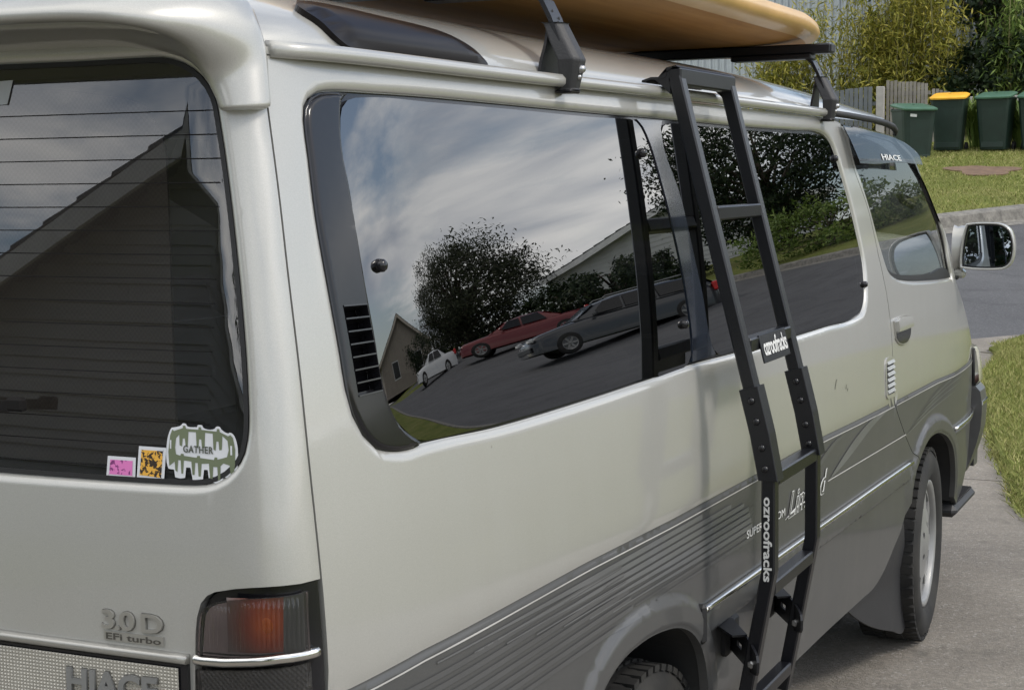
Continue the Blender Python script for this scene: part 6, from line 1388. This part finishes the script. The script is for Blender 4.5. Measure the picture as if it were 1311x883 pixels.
# ------------------------------------------------------------------ what the van's windows mirror: street to the right, house behind
def car(name, label, cat, loc, rz, L, W, prof, glass0, col, group='cars parked along the street', metal=.3, wheel_x=(.19, .81), red_tail=True):
    """prof: list of (y fraction from nose, z, half width) for the outline of body side; loft of a lower body and a cabin"""
    c = empty(name, loc, rz); tag(c, label, cat, group)
    pm = simple(name+'_paint', col, .3, metal, .8, var=.03)
    # lower body: stations along the length
    st = prof['body']; V = []; k = 14
    for f, zt, w in st:
        for j in range(k):
            a = j/(k-1); 
            ang = np.pi*(a); ca, sa = np.cos(ang), np.sin(ang); x = w*np.sign(ca)*abs(ca)**.22; z = .24+(zt-.24)*abs(sa)**.35
            V.append((x, L*(f-.5), z))
    n = len(st); mb = MB(); mb.add(V, [(i*k+j, (i+1)*k+j, (i+1)*k+j+1, i*k+j+1) for i in range(n-1) for j in range(k-1)]+[tuple(range(k)), tuple((n-1)*k+j for j in range(k))[::-1]], 0, True); mb.build('body', [pm], c)
    cb = prof['cabin']; V = []; k = 10
    for f, zt, zb, w in cb:
        for j in range(k):
            ang = np.pi*j/(k-1); ca, sa = np.cos(ang), np.sin(ang); x = w*np.sign(ca)*abs(ca)**.35*(1-.16*abs(sa)**.5); V.append((x, L*(f-.5), zb+(zt-zb)*abs(sa)**.42))
    n = len(cb); mb = MB(); mb.add(V, [(i*k+j, (i+1)*k+j, (i+1)*k+j+1, i*k+j+1) for i in range(n-1) for j in range(k-1)], 0, True); mb.build('roof', [pm], c)
    for sg in (1, -1):
        for y0, y1, y2, y3, z0, z1 in prof['win']:
            w0 = W/2*.93; w1 = W/2*.80
            mb = MB(); mb.add([(sg*(w0+.012), L*(y0-.5), z0), (sg*(w0+.012), L*(y1-.5), z0), (sg*(w1+.03), L*(y2-.5), z1), (sg*(w1+.03), L*(y3-.5), z1)]+[(sg*(w0-.03), L*(y0-.5), z0), (sg*(w0-.03), L*(y1-.5), z0), (sg*(w1-.03), L*(y2-.5), z1), (sg*(w1-.03), L*(y3-.5), z1)], [(0, 1, 2, 3), (0, 4, 5, 1), (2, 6, 7, 3), (1, 5, 6, 2), (3, 7, 4, 0)]); mb.build('side_window', [M['gloss_black']], c)
    for nm, (y0, z0, y1, z1) in prof['screens'].items():
        mb = MB(); mb.add([(-W*.40, L*(y0-.5), z0), (W*.40, L*(y0-.5), z0), (W*.33, L*(y1-.5), z1), (-W*.33, L*(y1-.5), z1)], [(0, 1, 2, 3)]); mb.add([(-W*.40, L*(y0-.5), z0-.02), (W*.40, L*(y0-.5), z0-.02), (W*.33, L*(y1-.5), z1-.02), (-W*.33, L*(y1-.5), z1-.02)], [(3, 2, 1, 0)]); mb.build(nm, [M['gloss_black']], c)
    for f in wheel_x:
        for sg in (1, -1):
            w = empty('wheel', (sg*(W/2-.10), L*(f-.5), .32), 0, c)
            mb = MB(); mb.lathe([(.2, sg*.11), (.29, sg*.11), (.32, sg*.07), (.32, -sg*.1), (.2, -sg*.1)], (0, 0, 0), 'x', 28); mb.build('tyre', [M['tyre']], w)
            mb = MB(); mb.lathe([(0, sg*.10), (.05, sg*.10), (.06, sg*.06), (.17, sg*.06), (.19, sg*.105), (.205, sg*.105)], (0, 0, 0), 'x', 28); 
            for a in range(6): t = a*math.pi/3; mb.box((sg*.09, .12*math.cos(t), .12*math.sin(t)), (.02, .05, .16), rot=((1, 0, 0), (0, math.sin(t), math.cos(t)), (0, -math.cos(t), math.sin(t))))
            mb.build('rim', [M['hub']], w)
    for sg in (1, -1):
        mb = MB(); mb.box((sg*W*.36, -L/2+.06, .68), (W*.2, .14, .14), bev=.04); mb.build('headlight', [simple('car_headlight', (.5, .5, .5), .1, .4)], c)
        mb = MB(); mb.box((sg*W*.40, L/2-.05, .86), (W*.14, .16, .30), bev=.04); mb.build('tail_light', [simple('car_tail_light', (.6, .02, .02), .2)], c)
        mb = MB(); mb.box((sg*(W/2+.06), L*(prof['mir']-.5), 1.0), (.16, .10, .12), bev=.03); mb.build('door_mirror', [pm], c)
    mb = MB(); mb.box((0, -L/2-.0, .42), (W*.8, .05, .16), bev=.02); mb.build('bumper', [simple('car_bumper', tuple(np.array(col)*.7), .5)], c)
    return c
def wagon_prof():
    return {'body': [(0, .55, .62), (.015, .72, .76), (.06, .80, .86), (.18, .90, .91), (.30, .96, .92), (.5, .97, .92), (.8, .98, .92), (.95, .98, .88), (.99, .85, .80), (1, .6, .72)],
            'cabin': [(.25, .97, .93, .80), (.38, 1.38, .93, .82), (.50, 1.48, .93, .84), (.75, 1.48, .93, .84), (.90, 1.42, .93, .82), (.985, 1.0, .93, .78)],
            'win': [(.34, .50, .505, .415, .99, 1.37), (.515, .68, .675, .52, .99, 1.41), (.695, .88, .84, .69, .99, 1.37)], 'screens': {'windscreen': (.27, 1.0, .375, 1.38), 'rear_screen': (.985, 1.03, .925, 1.38)}, 'mir': .35}
def sedan_prof():
    return {'body': [(0, .50, .60), (.015, .66, .74), (.06, .76, .82), (.18, .84, .86), (.30, .90, .87), (.5, .92, .87), (.8, .95, .87), (.95, .95, .82), (.99, .80, .76), (1, .6, .70)],
            'cabin': [(.27, .91, .87, .76), (.40, 1.30, .87, .76), (.52, 1.39, .87, .78), (.66, 1.36, .87, .77), (.80, 1.00, .87, .74)],
            'win': [(.36, .51, .51, .43, .93, 1.29), (.525, .70, .65, .525, .93, 1.31)], 'screens': {'windscreen': (.29, .93, .395, 1.30), 'rear_screen': (.81, .98, .69, 1.33)}, 'mir': .37}
def make_cars():
    def at(x, y): return (x, y, float(terr(x, y))-.10)
    # street heads about 44 degrees right of the van; cars nose downhill towards the camera side
    wg = car('station_wagon', 'dark grey station wagon with roof rails parked on the street', 'car', at(14.2, 29.6), rad(-128+180), 4.85, 1.86, wagon_prof(), 0, (.035, .037, .042))
    for sg in (1, -1):
        mb = MB(); mb.tube([(sg*.62, -.35, 1.46), (sg*.62, -.25, 1.53), (sg*.62, 1.75, 1.53), (sg*.62, 1.9, 1.45)], .02, 8); mb.build('roof_rail', [M['hub']], wg)
    car('parked_car', 'low red sedan parked between the white sedan and the grey wagon', 'car', at(21.5, 39.5), rad(-112+180), 4.5, 1.76, sedan_prof(), 0, (.16, .009, .011))
    car('parked_car', 'white sedan parked at the far end of the row', 'car', at(28.5, 42.0), rad(-128+180), 4.5, 1.78, sedan_prof(), 0, (.70, .70, .70), metal=0)
def house(label, loc, rz, w, d, wall_h, pitch, wallcol, roofcol, board=.18, boards=True, group=None, win=True):
    """weatherboard house with a gable facing its local -Y"""
    h = empty('house', loc, rz); tag(h, label, 'house', group)
    wm = simple('weatherboard', wallcol, .7, var=.08, nscale=2); rm = simple('roof_tiles', roofcol, .8, var=.2, nscale=8); tm = simple('barge_board', tuple(np.clip(np.array(wallcol)*1.6+.05, 0, .8)), .6)
    rise = w/2*math.tan(rad(pitch)); mb = MB(); mb.box((0, d/2, wall_h/2), (w-.1, d-.1, wall_h)); mb.add([(-w/2+.05, .06, wall_h), (w/2-.05, .06, wall_h), (0, .06, wall_h+rise-.03), (-w/2+.05, d-.06, wall_h), (w/2-.05, d-.06, wall_h), (0, d-.06, wall_h+rise-.03)], [(0, 1, 2), (5, 4, 3)]); mb.build('wall', [wm], h)
    n = int((wall_h+rise)/board)
    for i in range(n):
        z0 = i*board; z1 = z0+board; hw = w/2 if z1 < wall_h else max(.05, (w/2)*(1-(z1-wall_h)/rise))
        if hw < .15: break
        mb = MB(); mb.add([(-hw, -.002, z1), (hw, -.002, z1), (hw, -.026, z0), (-hw, -.026, z0), (-hw, .05, z0), (hw, .05, z0)], [(3, 2, 1, 0), (2, 3, 4, 5)]); mb.build('weatherboard', [wm], h)
    ov = .45; sl = math.hypot(w/2+ov, (w/2+ov)*math.tan(rad(pitch)))
    for sg in (1, -1):
        zr = wall_h+rise; e = (sg*(w/2+ov), wall_h-ov*math.tan(rad(pitch)))
        rows = 12; root = empty('roof', (0, 0, 0), 0, h)
        for i in range(rows):
            t0, t1 = i/rows, (i+1)/rows
            a = (e[0]*t0, zr+(e[1]-zr)*t0+.02); b = (e[0]*t1, zr+(e[1]-zr)*t1+.055)
            mb = MB(); mb.add([(a[0], -.55, a[1]), (b[0], -.55, b[1]), (b[0], d+.4, b[1]), (a[0], d+.4, a[1]), (b[0], -.55, b[1]-.05), (b[0], d+.4, b[1]-.05), (a[0], -.55, a[1]-.05), (a[0], d+.4, a[1]-.05)], [(0, 1, 2, 3), (1, 4, 5, 2), (0, 6, 4, 1), (6, 7, 5, 4), (2, 5, 7, 3)]); mb.build('tile_course', [rm], root)
        mb = MB(); c = np.array([[0, zr-.02], [e[0], e[1]-.02]]); mb.add([(c[0, 0], -.56, c[0, 1]), (c[1, 0], -.56, c[1, 1]), (c[1, 0], -.56, c[1, 1]-.24), (c[0, 0], -.56, c[0, 1]-.26), (c[0, 0], -.50, c[0, 1]), (c[1, 0], -.50, c[1, 1]), (c[1, 0], -.50, c[1, 1]-.24), (c[0, 0], -.50, c[0, 1]-.26)], [(0, 1, 2, 3), (7, 6, 5, 4), (3, 2, 6, 7), (0, 4, 5, 1)]); mb.build('barge_board', [tm], h)
    if win:
        for x in (-w*.25, w*.22):
            mb = MB(); mb.box((x, -.02, 1.5), (1.3, .10, 1.3)); f = mb.build('window', [simple('frame_white', (.6, .6, .6), .5)], h); mb = MB(); mb.box((x, -.065, 1.5), (1.14, .02, 1.14)); mb.build('pane', [M['gloss_black']], f)
    return h
def make_across():
    make_cars()
    z = lambda x, y: float(terr(x, y))
    tree('tree', 'broad dark round tree standing over the parked cars', 'tree', (28.9, 49.7, z(28.9, 49.7)), 6.0, 4.3, 4.0, 2.9, 190, 30000, .20, .075, FOL['grey'], None, .22, seed=21, gaps=.8, cz=3.1, low=.2)
    tree('tree', 'bushy dark tree behind the grey wagon', 'tree', (19.0, 42.0, z(19, 42)), 2.1, 3.4, 2.4, 1.1, 100, 12000, .20, .085, FOL['dark'], None, .16, seed=22, gaps=.9, cz=1.0, low=.1)
    tree('tree', 'tall spreading dark tree up the street from the wagon', 'tree', (13.2, 43.0, z(13.2, 43)), 6.2, 3.6, 3.0, 2.9, 150, 18000, .20, .085, FOL['dark'], None, .2, seed=23, gaps=.8, cz=3.5, low=.2)
    tree('shrub', 'light green hedge bush on the far verge', 'shrub', (10.2, 36.2, z(10.2, 36.2)), 1.7, 3.2, 1.3, .9, 80, 6000, .16, .07, FOL['light'], None, .05, seed=24, cz=.8, low=.0)
    tree('shrub', 'dark hedge behind the row of parked cars', 'shrub', (36.0, 57.5, z(36, 57.5)), 2.6, 7.5, 1.5, 1.4, 110, 7000, .25, .11, FOL['dark'], None, .05, seed=25, cz=1.2, low=.0)
    house('white gabled house behind the bushy tree', (19.5, 52.0, z(19.5, 52)-.6), rad(-20), 11, 9, 2.6, 17, (.55, .56, .56), (.09, .09, .10), .22)
    house('brown roofed house beyond the white sedan', (45.0, 60.0, z(45, 60)), rad(-42), 10, 9, 2.6, 30, (.30, .26, .22), (.10, .085, .08), .22)
    tree('tree', 'unseen dark conifer added to darken the rear window reflection', 'tree', (1.6, -14.5, 0), 7.5, 1.7, 1.7, 3.6, 110, 9000, .22, .09, FOL['dark'], None, .18, seed=31, gaps=.9, cz=3.9, low=.05)  # added out of view to darken a bright strip mirrored in the rear glass
    # house the van stands next to, behind the camera
    house('dark weatherboard house with a gable behind the camera', (-3.88, -12.2, 0), rad(180), 8.6, 8, 1.94, 30, (.27, .265, .255), (.06, .065, .075), .19, win=False)
make_across()
van, two, _roof, _rp = make_van()
make_van_rear(van); make_van_front(van, two)
make_ladder()
make_roof_bar(-2.765, 'black roof rack bar across the van nearer its tail', 1.868)
make_roof_bar(-1.07, 'black roof rack bar across the van just behind the cab', 1.868)
make_board()
